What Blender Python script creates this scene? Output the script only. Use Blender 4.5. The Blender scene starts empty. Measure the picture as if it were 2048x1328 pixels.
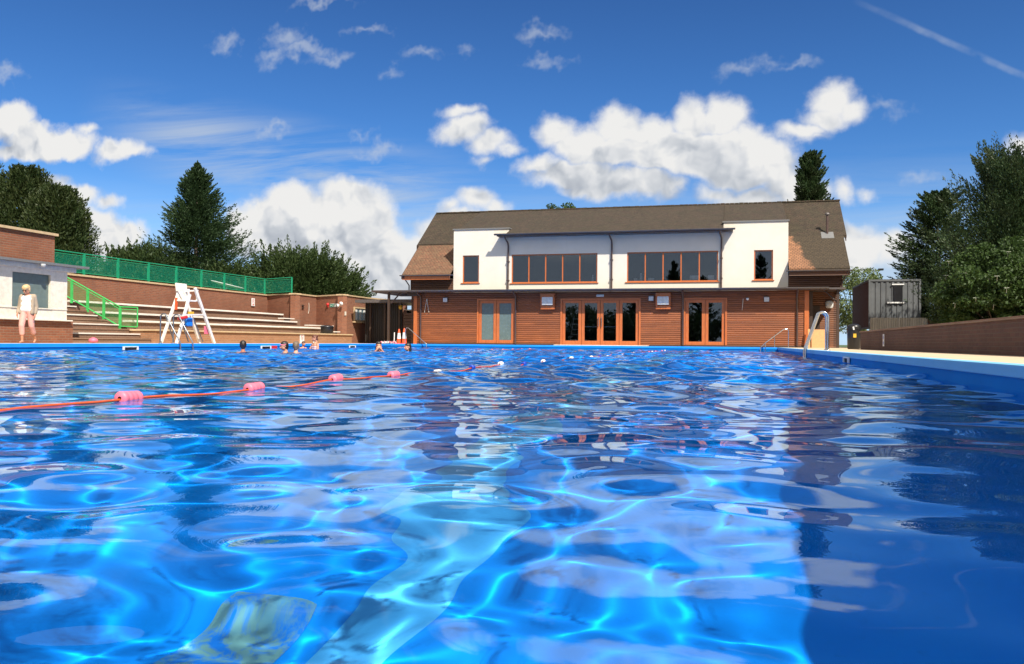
import bpy, bmesh, math, random
import numpy as np
from mathutils import Matrix, Vector
S = bpy.context.scene
COL = S.collection
R = math.radians
random.seed(7)

# ------------------------------------------------------------------ camera
cam = bpy.data.cameras.new('camera'); cam_ob = bpy.data.objects.new('camera', cam); COL.objects.link(cam_ob); S.camera = cam_ob
cam.sensor_width = 36; cam.lens = 29.43; cam.clip_start = .02; cam.clip_end = 6000
Mc = Matrix.Rotation(R(14.6), 4, 'Z') @ Matrix.Rotation(R(90.685), 4, 'X') @ Matrix.Rotation(R(.5), 4, 'Z')
Mc.translation = (0, 0, .15); cam_ob.matrix_world = Mc
# ------------------------------------------------------------------ sun, sky, exposure
SUN = Vector((.60, -.667, 1.0)).normalized()
sun = bpy.data.lights.new('sun', 'SUN'); sun_ob = bpy.data.objects.new('sun', sun); COL.objects.link(sun_ob)
sun.energy = 5.0; sun.angle = R(.5); sun.color = (1, .93, .82)
sun_ob.rotation_euler = SUN.to_track_quat('Z', 'Y').to_euler(); sun_ob.location = (20, -20, 30)
sun.cycles.is_caustics_light = True
S.view_settings.view_transform = 'Standard'; S.view_settings.look = 'None'
S.view_settings.exposure = 0.65; S.view_settings.gamma = 1
S.cycles.sample_clamp_indirect = 3.0
S.cycles.max_bounces = 10; S.cycles.transmission_bounces = 8; S.cycles.transparent_max_bounces = 12; S.cycles.diffuse_bounces = 3
S.cycles.caustics_reflective = False; S.cycles.caustics_refractive = True
S.cycles.use_denoising = True

# cloud lumps as slopes: (east/north, up/north, half width, half height)
CUMULUS= [(-0.2053,0.2582,0.0262,0.0221),(-0.1742,0.2395,0.0368,0.0243),(-0.1319,0.2566,0.0288,0.0253),(-0.0932,0.2485,0.0353,0.025),(-0.0439,0.2652,0.0276,0.0235),(-0.007,0.263,0.0282,0.0233),(0.0166,0.2413,0.0195,0.0174),(-0.0697,0.2282,0.064,0.0266),(-0.0124,0.2196,0.0678,0.0292),(0.0433,0.2083,0.0302,0.0259),(-0.1227,0.2279,0.0717,0.0168),(0.0543,0.1877,0.0272,0.0218),(0.0102,0.1953,0.0446,0.0145),(-0.2268,0.2176,0.0283,0.0123),(-0.1832,0.2034,0.0554,0.0183),(-0.1225,0.1889,0.0597,0.018),(-0.0752,0.1841,0.0262,0.0142),(-0.1708,0.1859,0.0367,0.0097),(-0.0121,0.1759,0.0254,0.0099),(0.0214,0.1689,0.0333,0.0144),(0.0734,0.1699,0.0324,0.0199),(0.1187,0.1694,0.0132,0.0158),(0.1458,0.1662,0.0125,0.0061),(-0.332,0.2886,0.0298,0.0082),(-0.3272,0.2675,0.0396,0.017),(-0.291,0.2486,0.0312,0.0138),(-0.2702,0.2382,0.018,0.0087),(-0.3038,0.2285,0.0144,0.0063),(-0.5706,0.173,0.0444,0.0293),(-0.6039,0.1606,0.0413,0.0282),(-0.6416,0.1549,0.029,0.0217),(-0.4801,0.178,0.0482,0.0287),(-0.4552,0.1564,0.0351,0.0312),(-0.5229,0.1649,0.0362,0.0224),(-0.5517,0.1392,0.088,0.0305),(-0.4654,0.1242,0.0599,0.0338),(-0.6262,0.1343,0.0364,0.0243),(-0.3066,0.1785,0.0275,0.0163),(-0.3427,0.169,0.0199,0.0114),(-0.2837,0.169,0.0181,0.0125),(-0.3293,0.1528,0.0396,0.0126),(-0.3624,0.1379,0.0322,0.0178),(-0.4299,0.0751,0.0623,0.029),(-0.4861,0.0854,0.0569,0.0261),(-0.3958,0.1004,0.0409,0.0384),(-1.0255,0.3161,0.045,0.0266),(-0.9804,0.2916,0.053,0.0205),(-0.9364,0.2784,0.0608,0.0188),(-0.8895,0.296,0.0204,0.0093),(-0.989,0.2752,0.071,0.0146),(-0.8385,0.2649,0.04,0.0163),(-0.8136,0.2601,0.028,0.0113),(-0.9615,0.2179,0.0394,0.0174),(-0.9179,0.2055,0.0516,0.0158),(-0.8541,0.1961,0.0251,0.0092),(-0.8829,0.1614,0.0509,0.025),(-0.8242,0.1492,0.0397,0.0197),(-0.8655,0.1325,0.0589,0.027),(-0.9002,0.1762,0.0324,0.0201),(0.113,0.2745,0.0264,0.0203),(0.1299,0.2605,0.021,0.0157),(0.1025,0.2565,0.0266,0.0159),(0.0758,0.2427,0.028,0.0125),(0.0865,0.2347,0.0182,0.0057),(0.1198,0.282,0.0105,0.0124),(0.2989,0.2127,0.0191,0.0134),(0.3085,0.1988,0.019,0.016),(0.1398,0.106,0.0312,0.0268),(0.1759,0.1081,0.023,0.0221),(0.1293,0.1286,0.0262,0.0101)]
WISPS= [(0.1985,0.1863,0.0192,0.0077),(-0.5736,0.4004,0.0282,0.0134),(-0.5513,0.3852,0.0382,0.0107),(-0.5956,0.3766,0.0225,0.0108),(-0.5111,0.3721,0.0274,0.0086),(-0.2282,0.3804,0.024,0.0074),(-0.2216,0.3447,0.0239,0.008),(0.0151,0.3168,0.0234,0.0081),(0.0345,0.3228,0.0121,0.0052),(-0.6683,0.4041,0.0201,0.0096),(-0.3817,0.3685,0.0217,0.0077),(-0.4532,0.4034,0.0267,0.0065),(-0.4226,0.3523,0.0111,0.0058),(-0.5265,0.4476,0.0363,0.0066),(-1.0314,0.3903,0.0253,0.0133),(-0.4423,0.2467,0.0265,0.0078),(-0.4671,0.2688,0.0169,0.0046),(0.07,0.3184,0.0217,0.0057),(0.1677,0.2621,0.0164,0.0067),(-0.3281,0.368,0.0079,0.0044),(-0.5943,0.2824,0.0224,0.0067)]
w = bpy.data.worlds.new('World'); S.world = w; w.use_nodes = True
wt = w.node_tree
class NT:
    """small helper to write node graphs"""
    def __init__(s, nt): s.nt = nt; s.L = nt.links.new
    def n(s, t, **k):
        x = s.nt.nodes.new(t)
        for a, b in k.items(): setattr(x, a, b)
        return x
    def put(s, sock, v):
        if isinstance(v, bpy.types.NodeSocket): s.L(v, sock)
        else: sock.default_value = v
    def m(s, op, a, b=None, c=None, clamp=False):
        x = s.n('ShaderNodeMath', operation=op, use_clamp=clamp); s.put(x.inputs[0], a)
        if b is not None: s.put(x.inputs[1], b)
        if c is not None: s.put(x.inputs[2], c)
        return x.outputs[0]
    def v(s, op, a, b=None, c=None):
        x = s.n('ShaderNodeVectorMath', operation=op); s.put(x.inputs[0], a)
        if b is not None:
            s.put(x.inputs['Scale'] if op == 'SCALE' else x.inputs[1], b)
        if c is not None: s.put(x.inputs[2], c)
        return x.outputs['Value'] if op in ('LENGTH', 'DOT_PRODUCT', 'DISTANCE') else x.outputs[0]
    def noise(s, vec, scale, detail=3, rough=.5, dist=0, col=False, dim='3D'):
        x = s.n('ShaderNodeTexNoise', noise_dimensions=dim); s.put(x.inputs['Vector'], vec)
        x.inputs['Scale'].default_value = scale; x.inputs['Detail'].default_value = detail
        x.inputs['Roughness'].default_value = rough; x.inputs['Distortion'].default_value = dist
        return x.outputs['Color' if col else 'Fac']
    def map(s, v, a, b, c=0, d=1, smooth=False):
        x = s.n('ShaderNodeMapRange', interpolation_type='SMOOTHSTEP' if smooth else 'LINEAR')
        s.put(x.inputs[0], v)
        for i, q in enumerate((a, b, c, d)): s.put(x.inputs[i+1], q)
        return x.outputs[0]
    def mix(s, f, a, b, mode='MIX'):
        x = s.n('ShaderNodeMix', data_type='RGBA', blend_type=mode, clamp_factor=True)
        s.put(x.inputs[0], f)
        for i, q in ((6, a), (7, b)):
            s.put(x.inputs[i], q if isinstance(q, bpy.types.NodeSocket) else (*q, 1))
        return x.outputs[2]
    def ramp(s, f, stops):
        x = s.n('ShaderNodeValToRGB'); s.put(x.inputs[0], f); e = x.color_ramp.elements
        while len(e) < len(stops): e.new(.5)
        for i, (p, c) in enumerate(stops): e[i].position = p; e[i].color = (*c, 1)
        return x.outputs[0]
    def sep(s, v):
        x = s.n('ShaderNodeSeparateXYZ'); s.put(x.inputs[0], v); return x.outputs
    def comb(s, a, b, c=0):
        x = s.n('ShaderNodeCombineXYZ'); s.put(x.inputs[0], a); s.put(x.inputs[1], b); s.put(x.inputs[2], c); return x.outputs[0]

q = NT(wt)
wt.nodes.remove(wt.nodes['Background'])
world_out = wt.nodes['World Output']
sky = q.n('ShaderNodeTexSky', sky_type='NISHITA', sun_disc=False)
sky.sun_elevation = math.asin(SUN.z); sky.sun_rotation = math.atan2(SUN.x, SUN.y)
sky.air_density = 1.0; sky.dust_density = .1; sky.ozone_density = 1.6; sky.altitude = 0
D = q.n('ShaderNodeTexCoord').outputs['Generated']
dx, dy, dz = q.sep(D)
grade = q.ramp(q.map(dz, 0, .5), [(0, (.50, .82, 1.28)), (.25, (.47, .92, 1.50)), (.6, (.35, .74, 1.27)), (1, (.27, .54, .98))])
base = q.mix(1.0, sky.outputs[0], grade, 'MULTIPLY')
base = q.mix(q.map(dz, .2, 0, 0, .75, True), base, (7.2, 10.0, 13.2))
dyc = q.m('MAXIMUM', q.m('ABSOLUTE', dy), .02)
P = q.comb(q.m('DIVIDE', dx, dyc), q.m('DIVIDE', dz, dyc), 0)
pu, pv, pz = q.sep(P)
STR = .056
def background(col):
    b = q.n('ShaderNodeBackground'); q.put(b.inputs[0], col); b.inputs[1].default_value = STR; return b.outputs[0]
def pick(f, a, b):      # f must be 0 or 1: the branch not taken is never evaluated
    x = q.n('ShaderNodeMixShader'); q.put(x.inputs[0], f); q.L(a, x.inputs[1]); q.L(b, x.inputs[2]); return x.outputs[0]
THIN = (6.2, 7.0, 8.0)
class Leaf:
    """the clouds of one rectangle of the sky, as a node group with its own background shader"""
    def __init__(s, cum, wis, u0, u1, v0, v1):
        g = bpy.data.node_groups.new('sky_cell', 'ShaderNodeTree'); s.g = g
        for nm, t in (('P', 'NodeSocketVector'), ('Base', 'NodeSocketColor')): g.interface.new_socket(nm, in_out='INPUT', socket_type=t)
        g.interface.new_socket('BG', in_out='OUTPUT', socket_type='NodeSocketShader')
        s.q = q = NT(g); gi = q.n('NodeGroupInput'); go = q.n('NodeGroupOutput'); s.P = gi.outputs[0]; s.pu, s.pv, _ = q.sep(s.P)
        c = gi.outputs[1]
        if u1 < -.15 and v0 < .36 or v0 < .2: c = s.cirrus(c)
        if u1 > .12 and v1 > .27: c = s.vapour(c)
        if wis:
            d = s.lumps(q.v('ADD', s.P, s.jitter(26, 3, .6, .05)), wis, .05)
            c = q.mix(q.m('MULTIPLY', q.map(q.m('ADD', d, q.m('MULTIPLY', q.m('SUBTRACT', q.noise(s.P, 60, 4, .6, dim='2D'), .5), .5)), -.15, .6, smooth=True), .50), c, (6.8, 7.4, 8.2))
        if cum:
            Pw = q.v('ADD', q.v('ADD', s.P, s.jitter(16, 2, .5, .030)), s.jitter(60, 3, .5, .010))
            nf = q.noise(s.P, 75, 4, .62, dim='2D')
            d = q.m('ADD', s.lumps(Pw, cum), q.m('MULTIPLY', q.m('SUBTRACT', nf, .5), .22))
            alpha = q.map(d, -.08, .42, smooth=True)
            up = s.lumps(q.v('ADD', Pw, (.004, .045, 0)), cum)
            under = q.map(up, -.45, .95, smooth=True)
            n1 = q.noise(Pw, 19, 3, .5, dim='2D'); n2 = q.noise(q.v('ADD', Pw, (.006, .012, 0)), 19, 3, .5, dim='2D')
            lum = q.m('ADD', q.m('MULTIPLY_ADD', under, -.42, 1.08), q.m('MULTIPLY', q.m('SUBTRACT', n1, n2), 1.5))
            lum = q.m('ADD', lum, q.m('MULTIPLY', q.m('SUBTRACT', n1, .5), -.16))
            cc = q.ramp(lum, [(.30, (.42, .46, .54)), (.60, (.62, .66, .72)), (.82, (.84, .86, .89)), (1.0, (1, .995, .98))])
            c = q.mix(alpha, c, q.v('SCALE', cc, 9.8))
        bg = q.n('ShaderNodeBackground'); q.L(c, bg.inputs[0]); bg.inputs[1].default_value = STR; q.L(bg.outputs[0], go.inputs[0])
    def lumps(s, vec, blobs, k=.10):
        q = s.q; cur = None
        for (u, v_, a, b) in blobs:
            mp = q.n('ShaderNodeVectorMath', operation='MULTIPLY_ADD'); q.put(mp.inputs[0], vec)
            mp.inputs[1].default_value = (1/a, 1/b, 0); mp.inputs[2].default_value = (-u/a, -v_/b, 0)
            g = math.sqrt(a*b)/.04
            h = q.m('MULTIPLY_ADD', q.v('LENGTH', mp.outputs[0]), -g, g*1.22)
            cur = h if cur is None else q.m('SMOOTH_MAX', cur, h, k)
        return cur
    def jitter(s, scale, detail, rough, amp):
        q = s.q; return q.v('SCALE', q.v('SUBTRACT', q.noise(s.P, scale, detail, rough, col=True, dim='2D'), (.5, .5, .5)), amp)
    def cirrus(s, col):
        q, pu, pv = s.q, s.pu, s.pv
        pr = q.n('ShaderNodeMapping'); q.L(s.P, pr.inputs[0]); pr.inputs['Rotation'].default_value = (0, 0, R(17)); pr.inputs['Scale'].default_value = (2.2, 22, 1)
        cir = q.noise(pr.outputs[0], 1.3, 6, .62, .4, dim='2D')
        zone = q.m('MAXIMUM', q.m('MULTIPLY', q.map(q.m('ABSOLUTE', q.m('SUBTRACT', pv, q.m('ADD', .225, q.m('MULTIPLY', q.m('ADD', pu, .55), -.26)))), .085, .0, smooth=True), q.map(q.m('ABSOLUTE', q.m('ADD', pu, .56)), .36, .12, smooth=True)),
                      q.m('MULTIPLY', q.map(pv, .24, .08, smooth=True), .75))
        return q.mix(q.m('MULTIPLY', q.map(cir, .34, .68), q.m('MULTIPLY', zone, .8)), col, THIN)
    def vapour(s, col):
        q, pu, pv = s.q, s.pu, s.pv; nm = q.noise(s.P, 22, 3, .6, dim='2D')
        tr = q.m('ADD', q.m('SUBTRACT', q.m('ADD', q.m('MULTIPLY', pu, .4995), q.m('MULTIPLY', pv, .8663)), .4016), q.m('MULTIPLY', q.m('SUBTRACT', nm, .5), .004))
        f = q.m('MULTIPLY', q.m('MULTIPLY', q.map(q.m('ABSOLUTE', tr), .0055, .001, smooth=True), q.map(pu, .13, .2)), q.m('MULTIPLY', q.map(nm, .3, .7), .30))
        return q.mix(f, col, THIN)
def leaf(*a):
    x = q.n('ShaderNodeGroup'); x.node_tree = Leaf(*a).g; q.L(P, x.inputs[0]); q.L(base, x.inputs[1]); return x.outputs[0]
def near(b, u0, u1, v0, v1, mg=.05, vm=.05):
    return b[0]+b[2] > u0-mg and b[0]-b[2] < u1+mg and b[1]+b[3] > v0-vm-.02 and b[1]-b[3] < v1+.03
def split(cum, wis, u0, u1, v0, v1, depth=0):
    cum = [b for b in cum if near(b, u0, u1, v0, v1)]; wis = [b for b in wis if near(b, u0, u1, v0, v1)]
    if len(cum) <= 9 and len(wis) <= 5 or depth >= 6: return leaf(cum, wis, u0, u1, v0, v1)
    if (u1-u0) > 1.3*(v1-v0):
        c = (u0+u1)/2; return pick(q.m('GREATER_THAN', pu, c), split(cum, wis, u0, c, v0, v1, depth+1), split(cum, wis, c, u1, v0, v1, depth+1))
    c = (v0+v1)/2; return pick(q.m('GREATER_THAN', pv, c), split(cum, wis, u0, u1, v0, c, depth+1), split(cum, wis, u0, u1, c, v1, depth+1))
# scattered cumulus in the part of the sky the photograph does not show
gen = q.noise(q.v('MULTIPLY', D, (1, 1, 2.2)), 2.6, 5, .58)
hazy = q.mix(q.map(dy, .5, -.4, .45, .8, True), base, (8.8, 8.6, 8.3))
allround = background(q.mix(q.m('MULTIPLY', q.map(gen, .50, .58, smooth=True), q.map(dy, .35, .05)), hazy, (10.5, 10.4, 10.2)))
inside = q.m('MULTIPLY', q.m('MULTIPLY', q.m('GREATER_THAN', dy, .02), q.m('LESS_THAN', q.m('ABSOLUTE', q.m('ADD', pu, .45)), .85)), q.m('LESS_THAN', pv, .60))
photo_sky = split(CUMULUS, WISPS, -1.3, .4, 0, .60)
above = pick(inside, allround, photo_sky)
q.L(pick(q.m('GREATER_THAN', dz, -.001), background((.9, 1.0, .8, 1)), above), world_out.inputs[0])
w.cycles.sampling_method = 'MANUAL'; w.cycles.sample_map_resolution = 256

# ------------------------------------------------------------------ helpers
def tag(o, label=None, cat=None, group=None, kind=None):
    if label: o['label'] = label
    if cat: o['category'] = cat
    if group: o['group'] = group
    if kind: o['kind'] = kind
    return o
def thing(name, label, cat, loc=(0, 0, 0), rz=0, group=None):
    o = bpy.data.objects.new(name, None); COL.objects.link(o); o.empty_display_size = .2
    o.location = loc; o.rotation_euler = (0, 0, rz)
    return tag(o, label, cat, group)
def kids(o): return [c for c in list(COL.objects) if c.parent == o]
def copy_tree(o, parent=None):
    c = o.copy(); COL.objects.link(c); c.parent = parent
    for ch in kids(o): copy_tree(ch, c)
    return c
def add_mesh(name, me, m, parent=None, loc=None):
    me.name = name
    o = bpy.data.objects.new(name, me); COL.objects.link(o)
    if m is not None and not me.materials: me.materials.append(m)
    if parent is not None: o.parent = parent
    if loc is not None: o.location = loc
    return o
class MB:
    def __init__(s): s.v = []; s.f = []; s.sm = []
    def raw(s, vs, fs, smooth=False):
        b = len(s.v); s.v += [tuple(x) for x in vs]; s.f += [tuple(i+b for i in f) for f in fs]; s.sm += [smooth]*len(fs); return s
    def box(s, x0, x1, y0, y1, z0, z1, bev=0):
        if bev:
            bm = bmesh.new(); bmesh.ops.create_cube(bm, size=1)
            for v in bm.verts: v.co = Vector(((x0+x1)/2+v.co.x*(x1-x0), (y0+y1)/2+v.co.y*(y1-y0), (z0+z1)/2+v.co.z*(z1-z0)))
            bmesh.ops.bevel(bm, geom=bm.edges[:], offset=bev, segments=2, affect='EDGES', profile=.6)
            bm.verts.index_update(); s.raw([v.co[:] for v in bm.verts], [[v.index for v in f.verts] for f in bm.faces]); bm.free(); return s
        vs = [(x0,y0,z0),(x1,y0,z0),(x1,y1,z0),(x0,y1,z0),(x0,y0,z1),(x1,y0,z1),(x1,y1,z1),(x0,y1,z1)]
        return s.raw(vs, [(0,3,2,1),(4,5,6,7),(0,1,5,4),(1,2,6,5),(2,3,7,6),(3,0,4,7)])
    def prism(s, poly, axis, a, b):
        """poly in the two other axes, extruded from a to b along axis (x, y or z)"""
        n = len(poly)
        def P3(p, t): return {'x': (t, p[0], p[1]), 'y': (p[0], t, p[1]), 'z': (p[0], p[1], t)}[axis]
        vs = [P3(p, a) for p in poly]+[P3(p, b) for p in poly]
        return s.raw(vs, [tuple(range(n)), tuple(range(2*n-1, n-1, -1))]+[(i, (i+1) % n, n+(i+1) % n, n+i) for i in range(n)])
    def tube(s, pts, r, n=10, cap=True):
        pts = [Vector(p) for p in pts]; k = len(pts); rs = r if isinstance(r, (list, tuple)) else [r]*k
        vs = []; prev = None
        for i, p in enumerate(pts):
            t = (pts[min(i+1, k-1)]-pts[max(i-1, 0)]).normalized()
            if prev is None:
                a = t.orthogonal().normalized()
            else:
                a = (prev-t*prev.dot(t)).normalized()
            prev = a; b = t.cross(a)
            for j in range(n):
                th = 2*math.pi*j/n; vs.append(p+(a*math.cos(th)+b*math.sin(th))*rs[i])
        fs = [(i*n+j, i*n+(j+1) % n, (i+1)*n+(j+1) % n, (i+1)*n+j) for i in range(k-1) for j in range(n)]
        s.raw(vs, fs, True)
        if cap: s.raw(vs[:n], [tuple(range(n))][::-1]); s.raw(vs[-n:], [tuple(range(n))])
        return s
    def lathe(s, prof, c=(0, 0, 0), n=24, sq=1.0):
        vs = []
        for r, z in prof:
            for j in range(n):
                th = 2*math.pi*j/n; vs.append((c[0]+r*math.cos(th), c[1]+r*math.sin(th)*sq, c[2]+z))
        k = len(prof)
        s.raw(vs, [(i*n+j, i*n+(j+1) % n, (i+1)*n+(j+1) % n, (i+1)*n+j) for i in range(k-1) for j in range(n)], True)
        s.raw(vs[:n], [tuple(range(n-1, -1, -1))]); s.raw(vs[-n:], [tuple(range(n))]); return s
    def build(s, name, m, parent=None, loc=None, rot=None):
        me = bpy.data.meshes.new(name); me.from_pydata(s.v, [], s.f)
        bm = bmesh.new(); bm.from_mesh(me); bmesh.ops.recalc_face_normals(bm, faces=bm.faces)
        uvl = bm.loops.layers.uv.new('UVMap')
        for f in bm.faces:
            nn = f.normal
            if abs(nn.z) > .75: 
                for l in f.loops: l[uvl].uv = (l.vert.co.x, l.vert.co.y)
            else:
                t = Vector((-nn.y, nn.x, 0)).normalized(); sl = max(.3, math.sqrt(1-nn.z**2))
                for l in f.loops: l[uvl].uv = (l.vert.co.dot(t), l.vert.co.z/sl)
        bm.to_mesh(me); bm.free()
        if len(s.sm) == len(me.polygons): me.polygons.foreach_set('use_smooth', s.sm)
        o = add_mesh(name, me, m, parent, loc)
        if rot: o.rotation_euler = rot
        return o
def arc(c, r, a0, a1, n, plane='xz', y=0):
    return [(c[0]+r*math.cos(R(a0+(a1-a0)*i/n)), y, c[1]+r*math.sin(R(a0+(a1-a0)*i/n))) for i in range(n+1)]

# ------------------------------------------------------------------ materials
MAT = {}
def mat(name, col=(.5, .5, .5), rough=.6, metal=0, spec=.5, fn=None):
    m = bpy.data.materials.new(name); m.use_nodes = True; MAT[name] = m
    b = m.node_tree.nodes['Principled BSDF']; b.inputs['Base Color'].default_value = (*col, 1)
    b.inputs['Roughness'].default_value = rough; b.inputs['Metallic'].default_value = metal; b.inputs['Specular IOR Level'].default_value = spec
    qq = NT(m.node_tree)
    if fn: fn(qq, b)
    else:
        g = qq.n('ShaderNodeTexCoord').outputs['Object']
        nn = qq.noise(g, 9, 5, .6)
        b_in = qq.mix(qq.map(nn, .3, .75), [c*.82 for c in col], [min(1, c*1.08) for c in col]); qq.L(b_in, b.inputs['Base Color'])
        qq.L(qq.map(nn, .3, .7, rough*.85, min(1, rough*1.15)), b.inputs['Roughness'])
    return m
def bump(q, b, h, strength=.4, dist=.01):
    x = q.n('ShaderNodeBump'); x.inputs['Strength'].default_value = strength; x.inputs['Distance'].default_value = dist
    q.put(x.inputs['Height'], h); q.L(x.outputs[0], b.inputs['Normal'])
def brick_fn(c1, c2, mortar, dirt=.5, pale=.0, scale=1.0):
    def fn(q, b):
        uv = q.n('ShaderNodeTexCoord').outputs['UV']; ob = q.n('ShaderNodeNewGeometry').outputs['Position']
        br = q.n('ShaderNodeTexBrick'); q.L(uv, br.inputs['Vector'])
        br.inputs['Scale'].default_value = 1; br.inputs['Brick Width'].default_value = .225*scale; br.inputs['Row Height'].default_value = .075*scale
        br.inputs['Mortar Size'].default_value = .010; br.inputs['Mortar Smooth'].default_value = .3; br.inputs['Bias'].default_value = -.1
        br.inputs['Color1'].default_value = (*c1, 1); br.inputs['Color2'].default_value = (*c2, 1); br.inputs['Mortar'].default_value = (*mortar, 1)
        big = q.noise(ob, .55, 5, .6); st = q.noise(q.v('MULTIPLY', ob, (1.3, 1.3, .25)), 1.6, 4, .6); fine = q.noise(ob, 30, 3, .6)
        c = q.mix(q.map(big, .42, .72, 0, dirt, True), br.outputs[0], [k*.45 for k in c1])
        c = q.mix(q.map(st, .55, .8, 0, dirt*.8), c, [k*.55 for k in mortar])
        c = q.mix(q.map(fine, .3, .75, 0, .3), c, [min(1, k*1.5) for k in c2])
        q.L(c, b.inputs['Base Color']); b.inputs['Roughness'].default_value = .9
        bump(q, b, q.m('SUBTRACT', q.m('MULTIPLY', fine, .3), br.outputs['Fac']), .7, .012)
    return fn
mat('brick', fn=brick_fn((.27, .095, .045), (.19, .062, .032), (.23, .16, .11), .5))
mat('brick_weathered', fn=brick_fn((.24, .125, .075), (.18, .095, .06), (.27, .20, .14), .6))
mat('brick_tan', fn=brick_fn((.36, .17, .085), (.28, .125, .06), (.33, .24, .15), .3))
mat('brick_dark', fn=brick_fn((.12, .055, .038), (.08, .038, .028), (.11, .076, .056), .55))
def boards_fn(c1, c2, pitch=.106, groove=.12, vertical=False, dirt=.4, sh=1.0):
    def fn(q, b):
        uv = q.n('ShaderNodeTexCoord').outputs['UV']; g = q.n('ShaderNodeNewGeometry').outputs['Position']
        u, v, _ = q.sep(uv)
        if vertical: u, v = v, u
        row = q.m('DIVIDE', v, pitch); fr = q.m('FRACT', row); idx = q.m('FLOOR', row)
        seg = q.m('FLOOR', q.m('ADD', q.m('DIVIDE', u, 2.7), q.m('MULTIPLY', idx, .37)))
        wn = q.n('ShaderNodeTexWhiteNoise', noise_dimensions='2D'); q.L(q.comb(idx, seg), wn.inputs['Vector'])
        grain = q.noise(q.comb(q.m('MULTIPLY', u, 1.2), q.m('MULTIPLY', v, 26), wn.outputs[0]), 1.4, 5, .6, .4)
        knots = q.noise(q.comb(q.m('MULTIPLY', u, 2.5), q.m('MULTIPLY', v, 9), 3.), 1.3, 3, .6)
        c = q.mix(q.map(grain, .3, .72), c2, c1)
        c = q.mix(q.m('MULTIPLY', wn.outputs[0], .5), c, [k*.5 for k in c2])
        c = q.mix(q.map(knots, .62, .78, 0, .55), c, [k*.35 for k in c2])
        c = q.mix(q.map(q.noise(g, .8, 4, .6), .45, .75, 0, dirt), c, [k*.5 for k in c1])
        gr = q.m('MAXIMUM', q.map(fr, groove, 0, 0, 1), q.map(fr, 1-groove*.5, 1, 0, 1))
        c = q.mix(q.m('MULTIPLY', gr, .42), c, [k*.25 for k in c2])
        q.L(c, b.inputs['Base Color']); b.inputs['Roughness'].default_value = .55
        prof = q.m('SUBTRACT', q.m('SUBTRACT', 1, q.m('POWER', q.m('ABSOLUTE', q.m('SUBTRACT', q.m('MULTIPLY', fr, 2), 1)), 3)), q.m('MULTIPLY', gr, 1.0))
        bump(q, b, q.m('ADD', prof, q.m('MULTIPLY', grain, .15)), .8, .02*sh)
    return fn
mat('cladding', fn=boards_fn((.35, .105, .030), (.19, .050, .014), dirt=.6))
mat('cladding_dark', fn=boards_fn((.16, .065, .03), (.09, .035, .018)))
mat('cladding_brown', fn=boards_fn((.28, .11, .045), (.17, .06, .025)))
mat('dark_boards', fn=boards_fn((.022, .017, .015), (.012, .010, .009), .14, .1, True))
mat('brown_fence', fn=boards_fn((.12, .055, .032), (.08, .038, .024), .18, .08))
mat('pale_boards', fn=boards_fn((.60, .55, .45), (.48, .43, .35), .11, .14, True))
def joinery(q, b):
    g = q.n('ShaderNodeTexCoord').outputs['Object']
    n = q.noise(q.v('MULTIPLY', g, (14, 14, 2)), 1.5, 5, .6)
    q.L(q.mix(q.map(n, .3, .7), (.38, .100, .028), (.52, .150, .042)), b.inputs['Base Color']); b.inputs['Roughness'].default_value = .42
mat('joinery', fn=joinery)
def roof_fn(c1, c2, moss, amt):
    def fn(q, b):
        uv = q.n('ShaderNodeTexCoord').outputs['UV']; g = q.n('ShaderNodeNewGeometry').outputs['Position']
        br = q.n('ShaderNodeTexBrick'); q.L(uv, br.inputs['Vector']); br.inputs['Scale'].default_value = 1
        br.inputs['Brick Width'].default_value = .17; br.inputs['Row Height'].default_value = .105; br.inputs['Mortar Size'].default_value = .011
        br.inputs['Mortar Smooth'].default_value = .2; br.inputs['Bias'].default_value = 0
        br.inputs['Color1'].default_value = (*c1, 1); br.inputs['Color2'].default_value = (*c2, 1); br.inputs['Mortar'].default_value = (*[k*.25 for k in c2], 1)
        n1 = q.noise(g, 1.7, 6, .7); n2 = q.noise(g, 7, 6, .75); n3 = q.noise(q.v('MULTIPLY', g, (2.2, .5, .5)), 2, 4, .6)
        f = q.m('ADD', q.m('MULTIPLY', n1, .6), q.m('MULTIPLY', n2, .5))
        c = q.mix(q.map(f, .42, .66, 0, amt, True), br.outputs[0], moss)
        c = q.mix(q.map(n2, .48, .72, 0, .75), c, [k*2.6 for k in moss])
        c = q.mix(q.map(n3, .52, .75, 0, .45), c, [k*.4 for k in c2])
        q.L(c, b.inputs['Base Color']); b.inputs['Roughness'].default_value = .95
        _, vv, _2 = q.sep(uv); saw = q.m('FRACT', q.m('DIVIDE', vv, .105))
        bump(q, b, q.m('ADD', q.m('SUBTRACT', q.m('MULTIPLY', saw, -.6), br.outputs['Fac']), q.m('MULTIPLY', n2, 1.2)), 1, .03)
    return fn
mat('roof_mossy', fn=roof_fn((.085, .052, .034), (.046, .030, .021), (.036, .029, .016), .85))
mat('roof_red', fn=roof_fn((.27, .120, .066), (.16, .073, .042), (.095, .065, .036), .55))
def render_fn(q, b):
    g = q.n('ShaderNodeNewGeometry').outputs['Position']
    n = q.noise(g, 1.2, 4, .6); st = q.noise(q.v('MULTIPLY', g, (3, 3, .25)), 1.5, 4, .6)
    c = q.mix(q.map(n, .3, .75), (.68, .63, .545), (.62, .575, .495)); c = q.mix(q.map(st, .6, .85, 0, .35), c, (.55, .51, .44))
    q.L(c, b.inputs['Base Color']); b.inputs['Roughness'].default_value = .85; bump(q, b, q.noise(g, 60, 3, .6), .15, .004)
mat('white_render', fn=render_fn)
mat('white_paint', (.76, .70, .59), .45)
mat('white_plastic', (.78, .78, .76), .4)
mat('grey_metal', (.10, .085, .08), .38, .0)
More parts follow.
